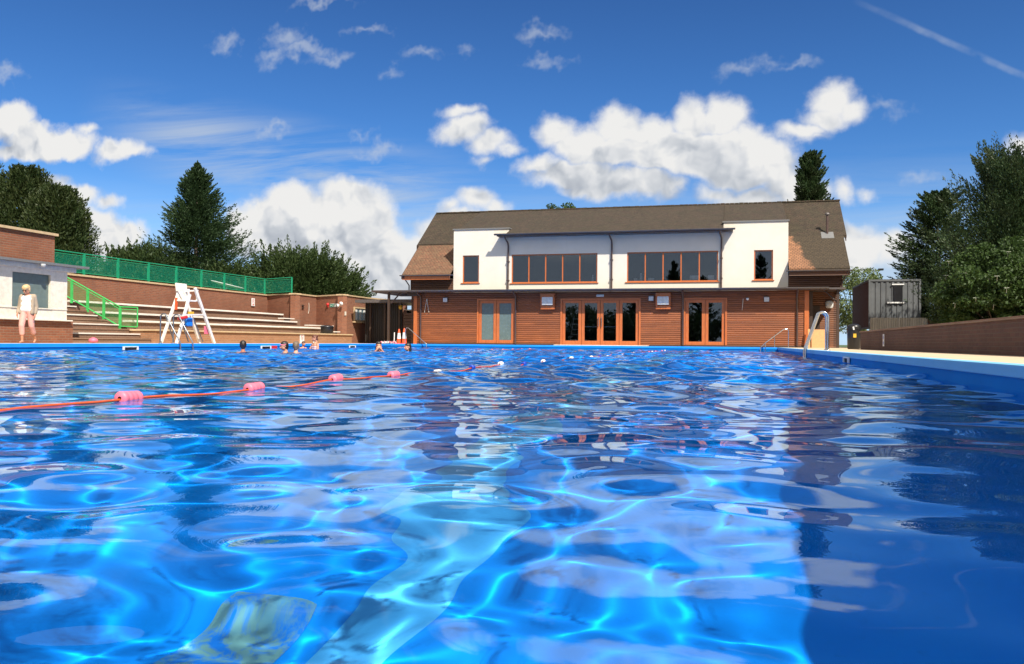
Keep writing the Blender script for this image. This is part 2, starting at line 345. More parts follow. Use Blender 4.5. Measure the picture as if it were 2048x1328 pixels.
mat('brown_metal', (.085, .052, .045), .35)
mat('roof_grey', (.16, .16, .16), .7)
mat('dark_void', (.012, .011, .010), .8)
mat('dark_timber', (.05, .028, .018), .6)
mat('interior', (.045, .035, .028), .8)
mat('interior_floor', (.20, .16, .12), .6)
mat('black_plastic', (.012, .012, .014), .35)
mat('steel', (.62, .63, .64), .16, 1.0)
mat('grey_steel', (.22, .24, .27), .35, .8)
mat('frosted', (.115, .165, .165), .25)
mat('shutter_grey', (.13, .175, .165), .45)
mat('stone_pale', (.66, .61, .52), .8)
mat('stone_tan', (.52, .38, .22), .85)
mat('green_rail', (.004, .25, .12), .45)
mat('green_rail_light', (.05, .42, .10), .45)
mat('orange_plastic', (.85, .10, .02), .45)
mat('red_plastic', (.62, .02, .02), .4)
mat('blue_plastic', (.01, .20, .70), .4)
mat('pink_plastic', (.80, .16, .24), .45)
mat('yellow_plastic', (.70, .42, .04), .45)
mat('float_pink', (.78, .17, .24), .42)
mat('float_white', (.80, .80, .80), .4)
mat('float_blue', (.01, .05, .42), .4)
mat('rope_orange', (.62, .09, .02), .55)
mat('exit_green', (.0, .30, .17), .4)
mat('sign_red', (.6, .03, .03), .5)
mat('sign_blue', (.04, .10, .45), .5)
mat('ply', (.60, .30, .12), .7)
mat('ladder_paint', (.82, .76, .68), .45)
mat('skin', (.55, .25, .15), .5)
mat('skin_tan', (.42, .16, .085), .5)
mat('skin_pale', (.62, .32, .21), .5)
mat('lips', (.35, .06, .05), .5)
mat('eye_dark', (.02, .012, .01), .25)
def hair_fn(a, c):
    def fn(q, b):
        g = q.n('ShaderNodeTexCoord').outputs['Object']
        n = q.noise(q.v('MULTIPLY', g, (60, 60, 9)), 1.2, 4, .6, .6)
        q.L(q.mix(q.map(n, .3, .7), a, c), b.inputs['Base Color']); b.inputs['Roughness'].default_value = .38; bump(q, b, n, .6, .01)
    return fn
mat('hair_black', fn=hair_fn((.008, .006, .005), (.03, .018, .012)))
mat('hair_brown', fn=hair_fn((.05, .022, .012), (.11, .045, .022)))
mat('hair_auburn', fn=hair_fn((.07, .02, .01), (.17, .05, .02)))
mat('hair_grey', fn=hair_fn((.09, .065, .045), (.22, .16, .11)))
mat('hair_blonde', fn=hair_fn((.48, .30, .13), (.74, .52, .28)))
mat('cloth_pink', (.70, .36, .30), .85)
mat('cloth_white', (.80, .78, .75), .85)
mat('cloth_beige', (.36, .28, .20), .9)
mat('swim_pink', (.80, .20, .28), .5)
mat('swim_white', (.78, .55, .55), .5)
mat('swim_navy', (.02, .03, .10), .5)
mat('lamp_glass', (.62, .62, .60), .2)
mat('grass', fn=lambda q, b: (q.L(q.mix(q.noise(q.n('ShaderNodeNewGeometry').outputs['Position'], 2.5, 6, .65), (.03, .06, .012), (.09, .13, .03)), b.inputs['Base Color']), None)[1])
def concrete_fn(c1, c2):
    def fn(q, b):
        g = q.n('ShaderNodeNewGeometry').outputs['Position']
        n1 = q.noise(g, .9, 5, .6); n2 = q.noise(g, 14, 5, .65); x, y, z = q.sep(g)
        jx = q.m('ABSOLUTE', q.m('SUBTRACT', q.m('FRACT', q.m('DIVIDE', y, .9)), .5)); j = q.map(jx, .492, .5)
        c = q.mix(q.map(n1, .35, .7), c1, c2); c = q.mix(q.map(n2, .55, .8, 0, .35), c, [k*.6 for k in c2]); c = q.mix(q.m('MULTIPLY', j, .6), c, [k*.4 for k in c2])
        q.L(c, b.inputs['Base Color']); b.inputs['Roughness'].default_value = .9; bump(q, b, n2, .3, .005)
    return fn
mat('deck', fn=concrete_fn((.58, .45, .30), (.50, .38, .25)))
mat('tier_stone', fn=concrete_fn((.80, .76, .68), (.68, .63, .55)))
def pool_fn(c, c2):
    def fn(q, b):
        g = q.n('ShaderNodeNewGeometry').outputs['Position']
        n = q.noise(g, 1.4, 5, .6); n2 = q.noise(g, 18, 4, .6)
        k = q.mix(q.map(n, .3, .7), c, c2); k = q.mix(q.map(n2, .6, .85, 0, .3), k, [x*.6 for x in c])
        q.L(k, b.inputs['Base Color']); b.inputs['Roughness'].default_value = .6; b.inputs['Specular IOR Level'].default_value = .12
    return fn
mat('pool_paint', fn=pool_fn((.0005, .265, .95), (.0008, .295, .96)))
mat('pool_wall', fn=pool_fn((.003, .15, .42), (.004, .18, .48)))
mat('pool_edge', fn=pool_fn((.01, .26, .80), (.02, .30, .84)))
mat('coping_pale', fn=pool_fn((.16, .42, .66), (.20, .46, .68)))
mat('pool_stripe', fn=pool_fn((.07, .42, .86), (.10, .45, .88)))
def worn_fn(q, b):
    g = q.n('ShaderNodeNewGeometry').outputs['Position']
    n = q.noise(g, 5.5, 5, .65, .6); n2 = q.noise(g, 2.3, 3, .6)
    pale = q.mix(q.map(n2, .4, .65), (.19, .36, .34), (.10, .32, .50))
    q.L(q.mix(q.map(n, .42, .56), (.002, .21, .80), pale), b.inputs['Base Color']); b.inputs['Roughness'].default_value = .6
mat('pool_mat', fn=worn_fn)
def cont_fn(q, b):
    g = q.n('ShaderNodeNewGeometry').outputs['Position']; n = q.noise(g, 2, 5, .65)
    q.L(q.mix(q.map(n, .35, .7), (.115, .122, .127), (.08, .087, .092)), b.inputs['Base Color']); b.inputs['Roughness'].default_value = .6
mat('container_grey', fn=cont_fn)
mat('container_red', (.10, .042, .034), .6)
mat('bark', fn=lambda q, b: (q.L(q.mix(q.noise(q.v('MULTIPLY', q.n('ShaderNodeTexCoord').outputs['Object'], (6, 6, 1)), 3, 5, .7), (.035, .024, .016), (.12, .085, .06)), b.inputs['Base Color']), None)[1])
def leaf_mat(name, c1, c2, c3, tr=.25):
    m = bpy.data.materials.new(name); m.use_nodes = True; nt = m.node_tree; q = NT(nt); MAT[name] = m
    b = nt.nodes['Principled BSDF']; out = nt.nodes['Material Output']
    geo = q.n('ShaderNodeNewGeometry'); n = q.noise(geo.outputs['Position'], 1.1, 3, .6)
    c = q.mix(geo.outputs['Random Per Island'], c1, c2); c = q.mix(q.map(n, .42, .68, 0, .8, True), c, c3)
    q.L(c, b.inputs['Base Color']); b.inputs['Roughness'].default_value = .55; b.inputs['Specular IOR Level'].default_value = .3
    t = q.n('ShaderNodeBsdfTranslucent'); q.L(c, t.inputs[0]); mx = q.n('ShaderNodeMixShader'); mx.inputs[0].default_value = tr
    q.L(b.outputs[0], mx.inputs[1]); q.L(t.outputs[0], mx.inputs[2]); q.L(mx.outputs[0], out.inputs[0]); return m
leaf_mat('leaf_spruce', (.022, .048, .018), (.05, .085, .03), (.035, .065, .03))
leaf_mat('leaf_yew', (.028, .055, .016), (.07, .10, .03), (.04, .07, .02))
leaf_mat('leaf_cypress', (.028, .048, .016), (.06, .075, .022), (.035, .06, .018))
leaf_mat('leaf_conifer_right', (.022, .05, .018), (.055, .09, .03), (.05, .065, .03))
leaf_mat('leaf_broad', (.028, .058, .012), (.065, .11, .024), (.04, .075, .018), .30)
leaf_mat('leaf_pale', (.11, .15, .05), (.18, .22, .08), (.12, .17, .06), .35)
mat('blossom', (.72, .72, .58), .7)
def glass_mat(name, tint, ior, rough=0.0):
    m = bpy.data.materials.new(name); m.use_nodes = True; nt = m.node_tree; nt.nodes.clear(); q = NT(nt); MAT[name] = m
    out = q.n('ShaderNodeOutputMaterial'); t = q.n('ShaderNodeBsdfTransparent'); t.inputs[0].default_value = (*tint, 1)
    g = q.n('ShaderNodeBsdfGlossy'); g.inputs['Roughness'].default_value = rough; g.inputs['Color'].default_value = (.72, .84, 1, 1); f = q.n('ShaderNodeFresnel'); f.inputs[0].default_value = ior
    mx = q.n('ShaderNodeMixShader'); q.L(f.outputs[0], mx.inputs[0]); q.L(t.outputs[0], mx.inputs[1]); q.L(g.outputs[0], mx.inputs[2]); q.L(mx.outputs[0], out.inputs[0]); return m
glass_mat('window_glass', (.80, .82, .83), 1.75)
def mesh_mat(name, col, a):
    m = bpy.data.materials.new(name); m.use_nodes = True; nt = m.node_tree; q = NT(nt); MAT[name] = m
    b = nt.nodes['Principled BSDF']; out = nt.nodes['Material Output']; b.inputs['Base Color'].default_value = (*col, 1); b.inputs['Roughness'].default_value = .5
    uv = q.n('ShaderNodeTexCoord').outputs['UV']; u, v, _ = q.sep(uv)
    # woven wire: strands every 25 mm, holes between
    fu = q.m('ABSOLUTE', q.m('SUBTRACT', q.m('FRACT', q.m('DIVIDE', u, .025)), .5)); fv = q.m('ABSOLUTE', q.m('SUBTRACT', q.m('FRACT', q.m('DIVIDE', v, .025)), .5))
    hole = q.m('MULTIPLY', q.m('LESS_THAN', fu, a), q.m('LESS_THAN', fv, a))
    t = q.n('ShaderNodeBsdfTransparent'); mx = q.n('ShaderNodeMixShader'); q.L(hole, mx.inputs[0]); q.L(b.outputs[0], mx.inputs[1]); q.L(t.outputs[0], mx.inputs[2]); q.L(mx.outputs[0], out.inputs[0]); return m
mesh_mat('green_mesh', (.008, .36, .21), .43)
mesh_mat('green_mesh_light', (.04, .38, .10), .44)
M = MAT
# ================================================================== THE GROUND AND THE POOL
WZ = -.21                                   # water level; the deck is z = 0
XL, XR, YN, YF, PD = -17.5, 2.2, -5.0, 41.5, -3.25
def ring(name, m, ox0, ox1, oy0, oy1, ix0, ix1, iy0, iy1, z, th=.04):
    b = MB()
    for a in ((ox0, ox1, oy0, iy0), (ox0, ox1, iy1, oy1), (ox0, ix0, iy0, iy1), (ix1, ox1, iy0, iy1)): b.box(a[0], a[1], a[2], a[3], z-th, z)
    return tag(b.build(name, m), kind='structure')
ring('ground', M['grass'], -900, 900, -900, 1500, -26.5, 12, -9, 58, -.06)
ring('deck', M['deck'], -26.5, 12, -9, 58, XL-.20, XR+.20, YN-.2, YF+.2, 0, .12)
b = MB(); b.box(-90, -26.25, 10, 90, -.02, 2.45); tag(b.build('terrace', M['grass']), kind='structure')
# pool shell: floor, four walls and the painted edge
# deep end by the camera, shallow end by the clubhouse
PROF = [(YN, PD), (6.5, PD), (17.0, -1.35), (YF, -1.15)]
b = MB()
for (ya, za), (yb, zb) in zip(PROF[:-1], PROF[1:]): b.raw([(XL, ya, za), (XR, ya, za), (XR, yb, zb), (XL, yb, zb)], [(0, 1, 2, 3)])
def floor_line(x, w_):
    m_ = MB()
    for (ya, za), (yb, zb) in zip(PROF[:-1], PROF[1:]): m_.raw([(x-w_, max(ya, YN+.01), za+.006), (x+w_, max(ya, YN+.01), za+.006), (x+w_, min(yb, YF-.01), zb+.006), (x-w_, min(yb, YF-.01), zb+.006)], [(0, 1, 2, 3)])
    o_ = tag(m_.build('lane_marking', M['pool_stripe']), kind='structure'); o_.cycles.is_caustics_receiver = True
pw = MB()
for p in (((XL, YN), (XR, YN)), ((XR, YN), (XR, YF)), ((XR, YF), (XL, YF)), ((XL, YF), (XL, YN))):
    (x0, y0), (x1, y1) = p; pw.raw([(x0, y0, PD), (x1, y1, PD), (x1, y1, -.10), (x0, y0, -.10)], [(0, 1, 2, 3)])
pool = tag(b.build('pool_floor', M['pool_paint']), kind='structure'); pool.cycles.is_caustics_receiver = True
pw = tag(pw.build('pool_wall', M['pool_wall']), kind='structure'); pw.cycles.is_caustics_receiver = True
def edge(name, m, x0, x1, y0, y1):
    b = MB(); b.box(x0, x1, y0, y1, -.10, .004, bev=.012); return tag(b.build(name, m), kind='structure')
edge('pool_edge', M['pool_edge'], XL-.2, XL+.025, YN-.2, YF+.2)
edge('pool_edge', M['pool_edge'], XL+.026, XR-.026, YF-.025, YF+.2)
edge('pool_edge', M['pool_edge'], XL+.026, XR-.026, YN-.2, YN+.025)
edge('pool_edge', M['coping_pale'], XR-.02, XR+.2, YN-.2, YF+.2)
for x in (-1.60, -6.4, -10.8, -15.0): floor_line(x, .2)
b = MB(); b.box(-2.50, -1.98, 3.2, 3.85, PD+.003, PD+.007)
o = b.build('floor_patch', M['pool_mat']); o.cycles.is_caustics_receiver = True
tag(o, 'pale greenish square of worn paint on the pool floor, seen through the near water', 'floor marking')

# water surface: a real relief of waves, finer near the camera
def axis(segs):
    out = [segs[0][0]]
    for a, b, d0, d1 in segs:
        n = max(1, int(round((b-a)/((d0+d1)/2)))); t = np.linspace(0, 1, n+1); s = d0*t+(d1-d0)*t*t/2; s /= s[-1]
        out += list(a+(b-a)*s[1:])
    return np.array(out)
xs = -axis([(-XR, 3.4, .018, .018), (3.4, -XL, .018, .06)])[::-1]
ys = axis([(YN, -1, .08, .02), (-1, 6, .018, .02), (6, YF, .02, .085)])
X, Y = np.meshgrid(xs, ys)
rng = np.random.RandomState(11)
Z = np.zeros_like(X)
gust = .75+.25*np.sin(.23*X+.31*Y+1)*np.sin(.17*X-.11*Y)
far = np.clip((Y-2.5)/9, 0, 1)
calm = np.clip((XR-X)/2.2, .6, 1)
for lam0, n, sl, fs in ((2.3, 8, .022, .8), (.95, 14, .036, 4.6), (.50, 18, .038, 3.2), (.30, 14, .026, 1.6), (.19, 12, .009, 1.0)):
    zz = np.zeros_like(X)
    for i in range(n):
        lam = lam0*rng.uniform(.8, 1.25); th = rng.uniform(0, 2*np.pi); k = 2*np.pi/lam
        a = sl*math.sqrt(2/n)/k
        zz += a*np.sin(k*(X*np.cos(th)+Y*np.sin(th))+rng.uniform(0, 6.28)+.5*np.sin(.9*X+.6*Y+rng.uniform(0, 6)))
    Z += zz*gust*(1+(fs-1)*far)
Z *= calm
nx, ny = len(xs), len(ys)
cc = np.empty((ny, nx, 3), np.float32); cc[..., 0] = X; cc[..., 1] = Y; cc[..., 2] = Z+WZ
idx = np.arange(nx*ny).reshape(ny, nx)
qd = np.stack([idx[:-1, :-1], idx[:-1, 1:], idx[1:, 1:], idx[1:, :-1]], -1).reshape(-1, 4)
me = bpy.data.meshes.new('water'); me.vertices.add(nx*ny); me.vertices.foreach_set('co', cc.ravel())
me.loops.add(qd.size); me.loops.foreach_set('vertex_index', qd.ravel().astype(np.int32))
me.polygons.add(len(qd)); me.polygons.foreach_set('loop_start', np.arange(0, qd.size, 4, dtype=np.int32))
me.update(); me.polygons.foreach_set('use_smooth', np.ones(len(qd), bool))
m = bpy.data.materials.new('pool_water'); m.use_nodes = True; m.node_tree.nodes.clear(); q = NT(m.node_tree)
g = q.n('ShaderNodeBsdfGlass'); g.inputs['IOR'].default_value = 1.333; g.inputs['Roughness'].default_value = 0; g.inputs['Color'].default_value = (.78, .94, 1, 1)
q.L(g.outputs[0], q.n('ShaderNodeOutputMaterial').inputs[0])
water = tag(add_mesh('water', me, m), kind='structure'); water.cycles.is_caustics_caster = True
def wz(x, y):
    i = min(max(np.searchsorted(xs, x), 0), nx-1); j = min(max(np.searchsorted(ys, y), 0), ny-1); return float(Z[j, i]+WZ)

# ================================================================== THE CLUBHOUSE
FY = 43.0
def slabs(b, x0, x1, y0, y1, z0, z1, openings):
    """wall slab with rectangular openings (x0, x1, z0, z1)"""
    xsx = sorted({x0, x1, *[o[0] for o in openings], *[o[1] for o in openings]})
    for a, c in zip(xsx[:-1], xsx[1:]):
        ops = sorted([(o[2], o[3]) for o in openings if o[0] <= a+1e-6 and o[1] >= c-1e-6]); z = z0
        for p, r in ops:
            if p > z+1e-6: b.box(a, c, y0, y1, z, p)
            z = r
        if z < z1-1e-6: b.box(a, c, y0, y1, z, z1)
    return b
bld = thing('clubhouse', 'two storey clubhouse with orange timber ground floor, white rendered upper floor and mossy tiled roof', 'building', (0, 0, 0))
D1, D2, D3 = (-13.13, -11.03, 0, 2.43), (-8.57, -4.44, 0, 2.43), (-2.25, -.17, 0, 2.43)
slabs(MB(), -16.75, 3.72, FY, FY+.22, 0, 2.79, [D1, D2, D3]).build('timber_wall', M['cladding'], bld)
W = [(-14.0, -13.08, 3.32, 4.80), (-11.27, -6.67, 3.28, 4.80), (-5.14, -.59, 3.28, 4.81), (1.13, 2.03, 3.32, 4.80)]
b = MB(); slabs(b, -11.43, -.34, FY+.05, FY+.3, 2.79, 5.72, [W[1], W[2]])
slabs(b, -14.52, -11.43, FY+.05, FY+.3, 2.79, 6.18, [W[0]]); slabs(b, -.34, 2.74, FY+.05, FY+.3, 2.79, 6.20, [W[3]])
b.box(-14.52, -14.32, FY+.3, 47, 3.6, 6.18); b.box(2.54, 2.74, FY+.3, 47, 3.6, 6.20)
b.box(-11.63, -11.43, FY+.3, 44.2, 5.6, 6.18); b.box(-.34, -.14, FY+.3, 44.2, 5.6, 6.20)
b.build('rendered_wall', M['white_render'], bld)
for x0, x1, z in ((-14.57, -11.38, 6.18), (-.39, 2.79, 6.20)):
    MB().box(x0, x1, FY+.0, 45.2, z, z+.07).build('parapet_cap', M['roof_grey'], bld)
# side walls, back wall and floor slabs
b = MB()
b.prism([(FY+.22, 0), (53.3, 0), (53.3, 4.0), (48, 7.66), (FY+.22, 4.0)], 'x', -17.0, -16.76)
b.box(-17.0, -14.53, FY+.06, FY+.22, 2.79, 3.55)
b.prism([(44.7, 0), (53.3, 0), (53.3, 4.0), (48, 7.66), (FY+.22, 4.0), (FY+.22, 2.8), (44.7, 2.8)], 'x', 5.0, 5.24)
b.box(2.75, 5.24, FY+.06, FY+.22, 2.79, 3.55); b.box(-16.75, 4.99, 53.1, 53.3, 0, 4.1)
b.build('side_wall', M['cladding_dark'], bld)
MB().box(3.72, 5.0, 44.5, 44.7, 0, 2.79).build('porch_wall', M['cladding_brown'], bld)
b = MB(); b.box(3.72, 3.9, FY+.22, 44.5, 0, 2.79); b.box(3.95, 4.35, 44.46, 44.49, 0, 2.1); b.build('porch_door', M['dark_timber'], bld)
b = MB(); b.box(-16.7, 3.6, FY+.25, 53, 2.60, 2.78); b.box(-16.7, 3.6, 47.2, 47.3, 0, 2.6); b.box(-14.3, 2.5, 48.6, 48.7, 2.8, 6.4); b.box(-9.9, -9.8, FY+.25, 47.2, 0, 2.6); b.box(-3.3, -3.2, FY+.25, 47.2, 0, 2.6)
b.build('inner_wall', M['interior'], bld)
MB().box(-16.7, 3.6, FY+.23, 47.2, .005, .03).build('inner_floor', M['interior_floor'], bld)
# roof: mossy upper slope, lower skirts, dormer slope
SL = .738
def slope(x0, x1, y0, z0, y1, z1, th=.12): return MB().prism([(y0, z0), (y1, z1), (y1, z1+th), (y0, z0+th)], 'x', x0, x1)
rf = MB()
rf.prism([(45.0, 5.56), (48, 7.78), (48, 7.92), (45.0, 5.70)], 'x', -17.36, -14.53)
rf.prism([(45.0, 5.56), (48, 7.78), (48, 7.92), (45.0, 5.70)], 'x', 2.75, 5.66)
rf.prism([(42.46, 5.78), (48, 7.80), (48, 7.921), (42.46, 5.86)], 'x', -11.42, -.35)
rf.prism([(43.9, 6.20), (48, 7.80), (48, 7.921), (43.9, 6.34)], 'x', -14.52, -11.43)
rf.prism([(43.9, 6.20), (48, 7.80), (48, 7.921), (43.9, 6.34)], 'x', -.34, 2.74)
rf.prism([(48.001, 7.78), (53.8, 3.5), (53.8, 3.64), (48.001, 7.92)], 'x', -17.36, 5.66)
roof = rf.build('roof', M['roof_mossy'], bld)
MB().prism([(42.48, 3.66), (45.02, 5.53), (45.02, 5.63), (42.48, 3.78)], 'x', -17.24, -14.53).build('lower_roof', M['roof_red'], bld)
def roof_patch(q, b):
    # the tiles beside the right tower stay red, the rest is mossy
    gx, gy, gz = q.sep(q.n('ShaderNodeNewGeometry').outputs['Position'])
    uv = q.n('ShaderNodeTexCoord').outputs['UV']; g = q.n('ShaderNodeNewGeometry').outputs['Position']
    br = q.n('ShaderNodeTexBrick'); q.L(uv, br.inputs['Vector']); br.inputs['Scale'].default_value = 1
    br.inputs['Brick Width'].default_value = .17; br.inputs['Row Height'].default_value = .105; br.inputs['Mortar Size'].default_value = .011; br.inputs['Mortar Smooth'].default_value = .2
    br.inputs['Color1'].default_value = (.34, .165, .085, 1); br.inputs['Color2'].default_value = (.24, .115, .06, 1); br.inputs['Mortar'].default_value = (.05, .03, .02, 1)
    n1 = q.noise(g, 1.6, 5, .6); n2 = q.noise(g, 9, 5, .7)
    edge_ = q.m('ADD', q.m('SUBTRACT', gx, 2.75), q.m('MULTIPLY', q.m('SUBTRACT', n1, .5), 1.1))
    lim = q.map(gz, 3.8, 5.6, 1.1, .25)
    f = q.map(q.m('SUBTRACT', edge_, lim), -.12, .12, smooth=True)
    moss = q.mix(q.map(n2, .35, .7), (.040, .029, .018), (.085, .062, .036))
    q.L(q.mix(f, br.outputs[0], q.mix(q.m('MULTIPLY', br.outputs['Fac'], .7), moss, (.02, .014, .01))), b.inputs['Base Color']); b.inputs['Roughness'].default_value = .95
    bump(q, b, q.m('SUBTRACT', q.m('MULTIPLY', n2, 1.2), br.outputs['Fac']), 1, .03)
mat('roof_right', fn=roof_patch)
MB().prism([(42.46, 3.70), (44.999, 5.56), (44.999, 5.70), (42.46, 3.83)], 'x', 2.75, 5.50).build('lower_roof', M['roof_right'], bld)
tb = MB()
for i in range(92):
    x = -17.3+i*.25; tb.box(x, x+.235, 47.9, 48.1, 7.90+random.uniform(0, .012), 7.965+random.uniform(0, .015))
tb.build('ridge_tiles', M['roof_mossy'], bld)
b = MB(); b.box(-17.24, -14.53, 42.44, 42.50, 3.47, 3.68); b.build('fascia', M['joinery'], bld)
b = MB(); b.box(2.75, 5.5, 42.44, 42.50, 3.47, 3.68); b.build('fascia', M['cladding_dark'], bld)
for x0, x1 in ((-17.2, -14.53), (2.75, 5.45)): MB().box(x0, x1, 42.5, 43.05, 3.50, 3.53).build('soffit', M['dark_timber'], bld)
for x in (-17.40, 5.60): MB().prism([(44.95, 5.38), (48, 7.62), (51.0, 5.38), (51.0, 5.62), (48, 7.84), (44.95, 5.62)], 'x', x, x+.04).build('bargeboard', M['dark_timber'], bld)
for x in (-17.28, 5.46): MB().prism([(42.4, 3.50), (45.0, 5.40), (45.0, 5.60), (42.4, 3.70)], 'x', x, x+.04).build('bargeboard', M['dark_timber'], bld)
MB().prism([(47.0, 5.9), (48.0, 6.9), (49, 5.9), (49, 4.6), (47.0, 4.6)], 'x', 5.25, 5.30).build('gable_panel', M['brick'], bld)
# gutters, downpipes
def gutter(x0, x1, y, z, r=.075):
    b = MB(); n = 8; prof = [(y-r*math.cos(math.pi*i/n), z-r*math.sin(math.pi*i/n)) for i in range(n+1)]+[(y+r-.012, z+.004), (y-r+.012, z+.004)]
    b.prism(prof, 'x', x0, x1); return b
gutter(-12.06, .22, 42.40, 5.84, .085).build('gutter', M['grey_metal'], bld)
MB().box(-11.95, .12, 42.47, 43.04, 5.72, 5.775).build('eaves_soffit', M['brown_metal'], bld)
gutter(-17.35, -14.3, 42.36, 3.72, .06).build('gutter', M['grey_metal'], bld); gutter(2.6, 5.6, 42.36, 3.72, .06).build('gutter', M['grey_metal'], bld)
for x in (-11.44, -5.92, -.44):
    b = MB(); b.tube([(x-.10, 42.42, 5.78), (x-.08, 42.5, 5.66), (x, 42.85, 5.42), (x, FY-.03, 5.25), (x, FY-.03, 2.9)], .045, 10)
    for z in (3.4, 4.4): b.box(x-.07, x+.07, FY-.09, FY+.045, z, z+.05)
    b.build('downpipe', M['brown_metal'], bld)
b = MB(); b.tube([(-17.2, 42.36, 3.66), (-17.1, 42.5, 3.5), (-17.04, 42.95, 3.2), (-17.04, 42.95, 2.9)], .035, 8); b.build('downpipe', M['brown_metal'], bld)
b = MB(); b.tube([(5.45, 42.36, 3.66), (5.35, 42.5, 3.5), (5.2, 42.95, 3.2), (5.2, 42.95, 2.9)], .035, 8); b.build('downpipe', M['brown_metal'], bld)
b = MB(); b.box(-18.95, 5.30, 42.38, FY-.003, 2.80, 2.88); b.box(-18.95, -17.02, FY-.002, 46.5, 2.80, 2.88); b.box(3.72, 5.3, FY-.002, 44.5, 2.80, 2.88)
b.build('canopy', M['grey_metal'], bld)
gutter(-18.95, 4.55, 42.33, 2.90, .10).build('canopy_gutter', M['grey_metal'], bld)
for x in (-16.35, -11.0, -2.3, 3.16):
    MB().tube([(x, 42.36, 2.82), (x, 42.5, 2.72), (x, FY-.06, 2.55), (x, FY-.06, .06)], .05, 10).build('downpipe', M['brown_metal'], bld)
for x in (-16.68, 3.58): MB().box(x-.08, x+.12, FY-.05, FY-.002, 0, 2.78).build('corner_board', M['joinery'], bld)
for x, y in ((-18.05, 42.55), (4.98, 42.6)): MB().box(x-.06, x+.06, y-.06, y+.06, 0, 2.80).build('canopy_post', M['dark_timber'], bld)
MB().box(-17.0, -16.4, 42.6, 42.7, 2.6, 2.8).build('bracket', M['dark_timber'], bld)
b = MB(); b.tube([(-17.95, 42.6, 2.2), (-17.4, 42.6, 2.76)], .04, 6); b.build('bracket', M['dark_timber'], bld)
b = MB(); b.tube([(4.98, 42.62, 2.15), (4.4, 42.8, 2.76)], .04, 6); b.build('bracket', M['dark_timber'], bld)
MB().tube([(4.75, 45.15, 5.5), (4.75, 45.15, 6.75)], .06, 12).build('flue', M['brown_metal'], bld)
MB().lathe([(.12, 0), (.12, .06), (.05, .12)], (4.75, 45.15, 6.76), 12).build('flue_cap', M['grey_metal'], bld)
MB().prism([(44.75, 5.49), (45.25, 5.86), (45.25, 5.90), (44.75, 5.53)], 'x', 4.45, 5.05).build('flue_flashing', M['roof_grey'], bld)

def window(W, n, nm='window'):
    x0, x1, z0, z1 = W; y = FY+.10; f = .055; b = MB()
    b.box(x0, x1, y, y+.08, z0, z0+f); b.box(x0, x1, y, y+.08, z1-f, z1)
    st = (x1-x0-f)/n
    for i in range(n+1): b.box(x0+i*st, x0+i*st+f, y-.004, y+.076, z0+f, z1-f)
    w_ = b.build(nm, M['joinery'], bld)
    for i in range(n): MB().box(x0+i*st+f, x0+(i+1)*st, y+.035, y+.041, z0+f, z1-f).build('pane', M['window_glass'], w_)
    MB().box(x0-.09, x1+.06, y-.10, y+.02, z0-.05, z0-.001, bev=.01).build('sill', M['joinery'], w_)
    return w_
window(W[0], 1); window(W[1], 5); window(W[2], 5); window(W[3], 1)
def door(x0, x1, z0, z1, glass, handle=0, side=1, bar=False, panel=False):
    y = FY+.04; f = .15; b = MB()
    b.box(x0, x0+f, y, y+.07, z0, z1); b.box(x1-f, x1, y, y+.07, z0, z1); b.box(x0+f, x1-f, y, y+.07, z0, z0+.22); b.box(x0+f, x1-f, y, y+.07, z1-.14, z1)
    d = b.build('glazed_panel' if panel else 'door', M['joinery'], bld)
    MB().box(x0+f, x1-f, y+.03, y+.036, z0+.22, z1-.14).build('pane', M[glass], d)
    if handle:
        hx = x1-.07 if side > 0 else x0+.07
        b = MB(); b.tube([(hx, y-.06, z0+.95), (hx, y-.06, z0+1.45)], .017, 8); b.tube([(hx, y-.06, z0+1.0), (hx, y, z0+1.0)], .012, 6); b.tube([(hx, y-.06, z0+1.4), (hx, y, z0+1.4)], .012, 6)
        b.build('handle', M['steel'], d)
    if bar: MB().tube([(x0+f, y+.10, z0+.95), (x1-f, y+.10, z0+.95)], .018, 8).build('push_bar', M['steel'], d)
    return d
def surround(x0, x1, z1):
    b = MB(); b.box(x0-.02, x0+.07, FY-.025, FY+.11, 0, z1-.07); b.box(x1-.07, x1+.02, FY-.025, FY+.11, 0, z1-.07); b.box(x0-.02, x1+.02, FY-.025, FY+.11, z1-.07, z1+.02)
    b.build('door_frame', M['joinery'], bld)
for Dd in (D1, D2, D3): surround(Dd[0], Dd[1], Dd[3])
door(-13.05, -12.09, .03, 2.35, 'frosted'); door(-12.07, -11.11, .03, 2.35, 'frosted')
door(-8.49, -7.49, .03, 2.35, 'window_glass', panel=True); door(-7.47, -6.51, .03, 2.35, 'window_glass', 1, 1, True)
door(-6.49, -5.53, .03, 2.35, 'window_glass', 1, -1, True); door(-5.51, -4.52, .03, 2.35, 'window_glass', panel=True)
door(-2.17, -1.22, .03, 2.35, 'window_glass'); door(-1.20, -.25, .03, 2.35, 'window_glass')
MB().box(-8.8, -4.0, 42.3, FY-.03, .003, .035, bev=.008).build('doorstep', M['stone_pale'], bld)
MB().box(-16.8, -8.85, FY-.04, FY-.003, .001, .08).build('plinth', M['dark_timber'], bld)
MB().box(-3.95, 3.6, FY-.04, FY-.003, .001, .08).build('plinth', M['dark_timber'], bld)

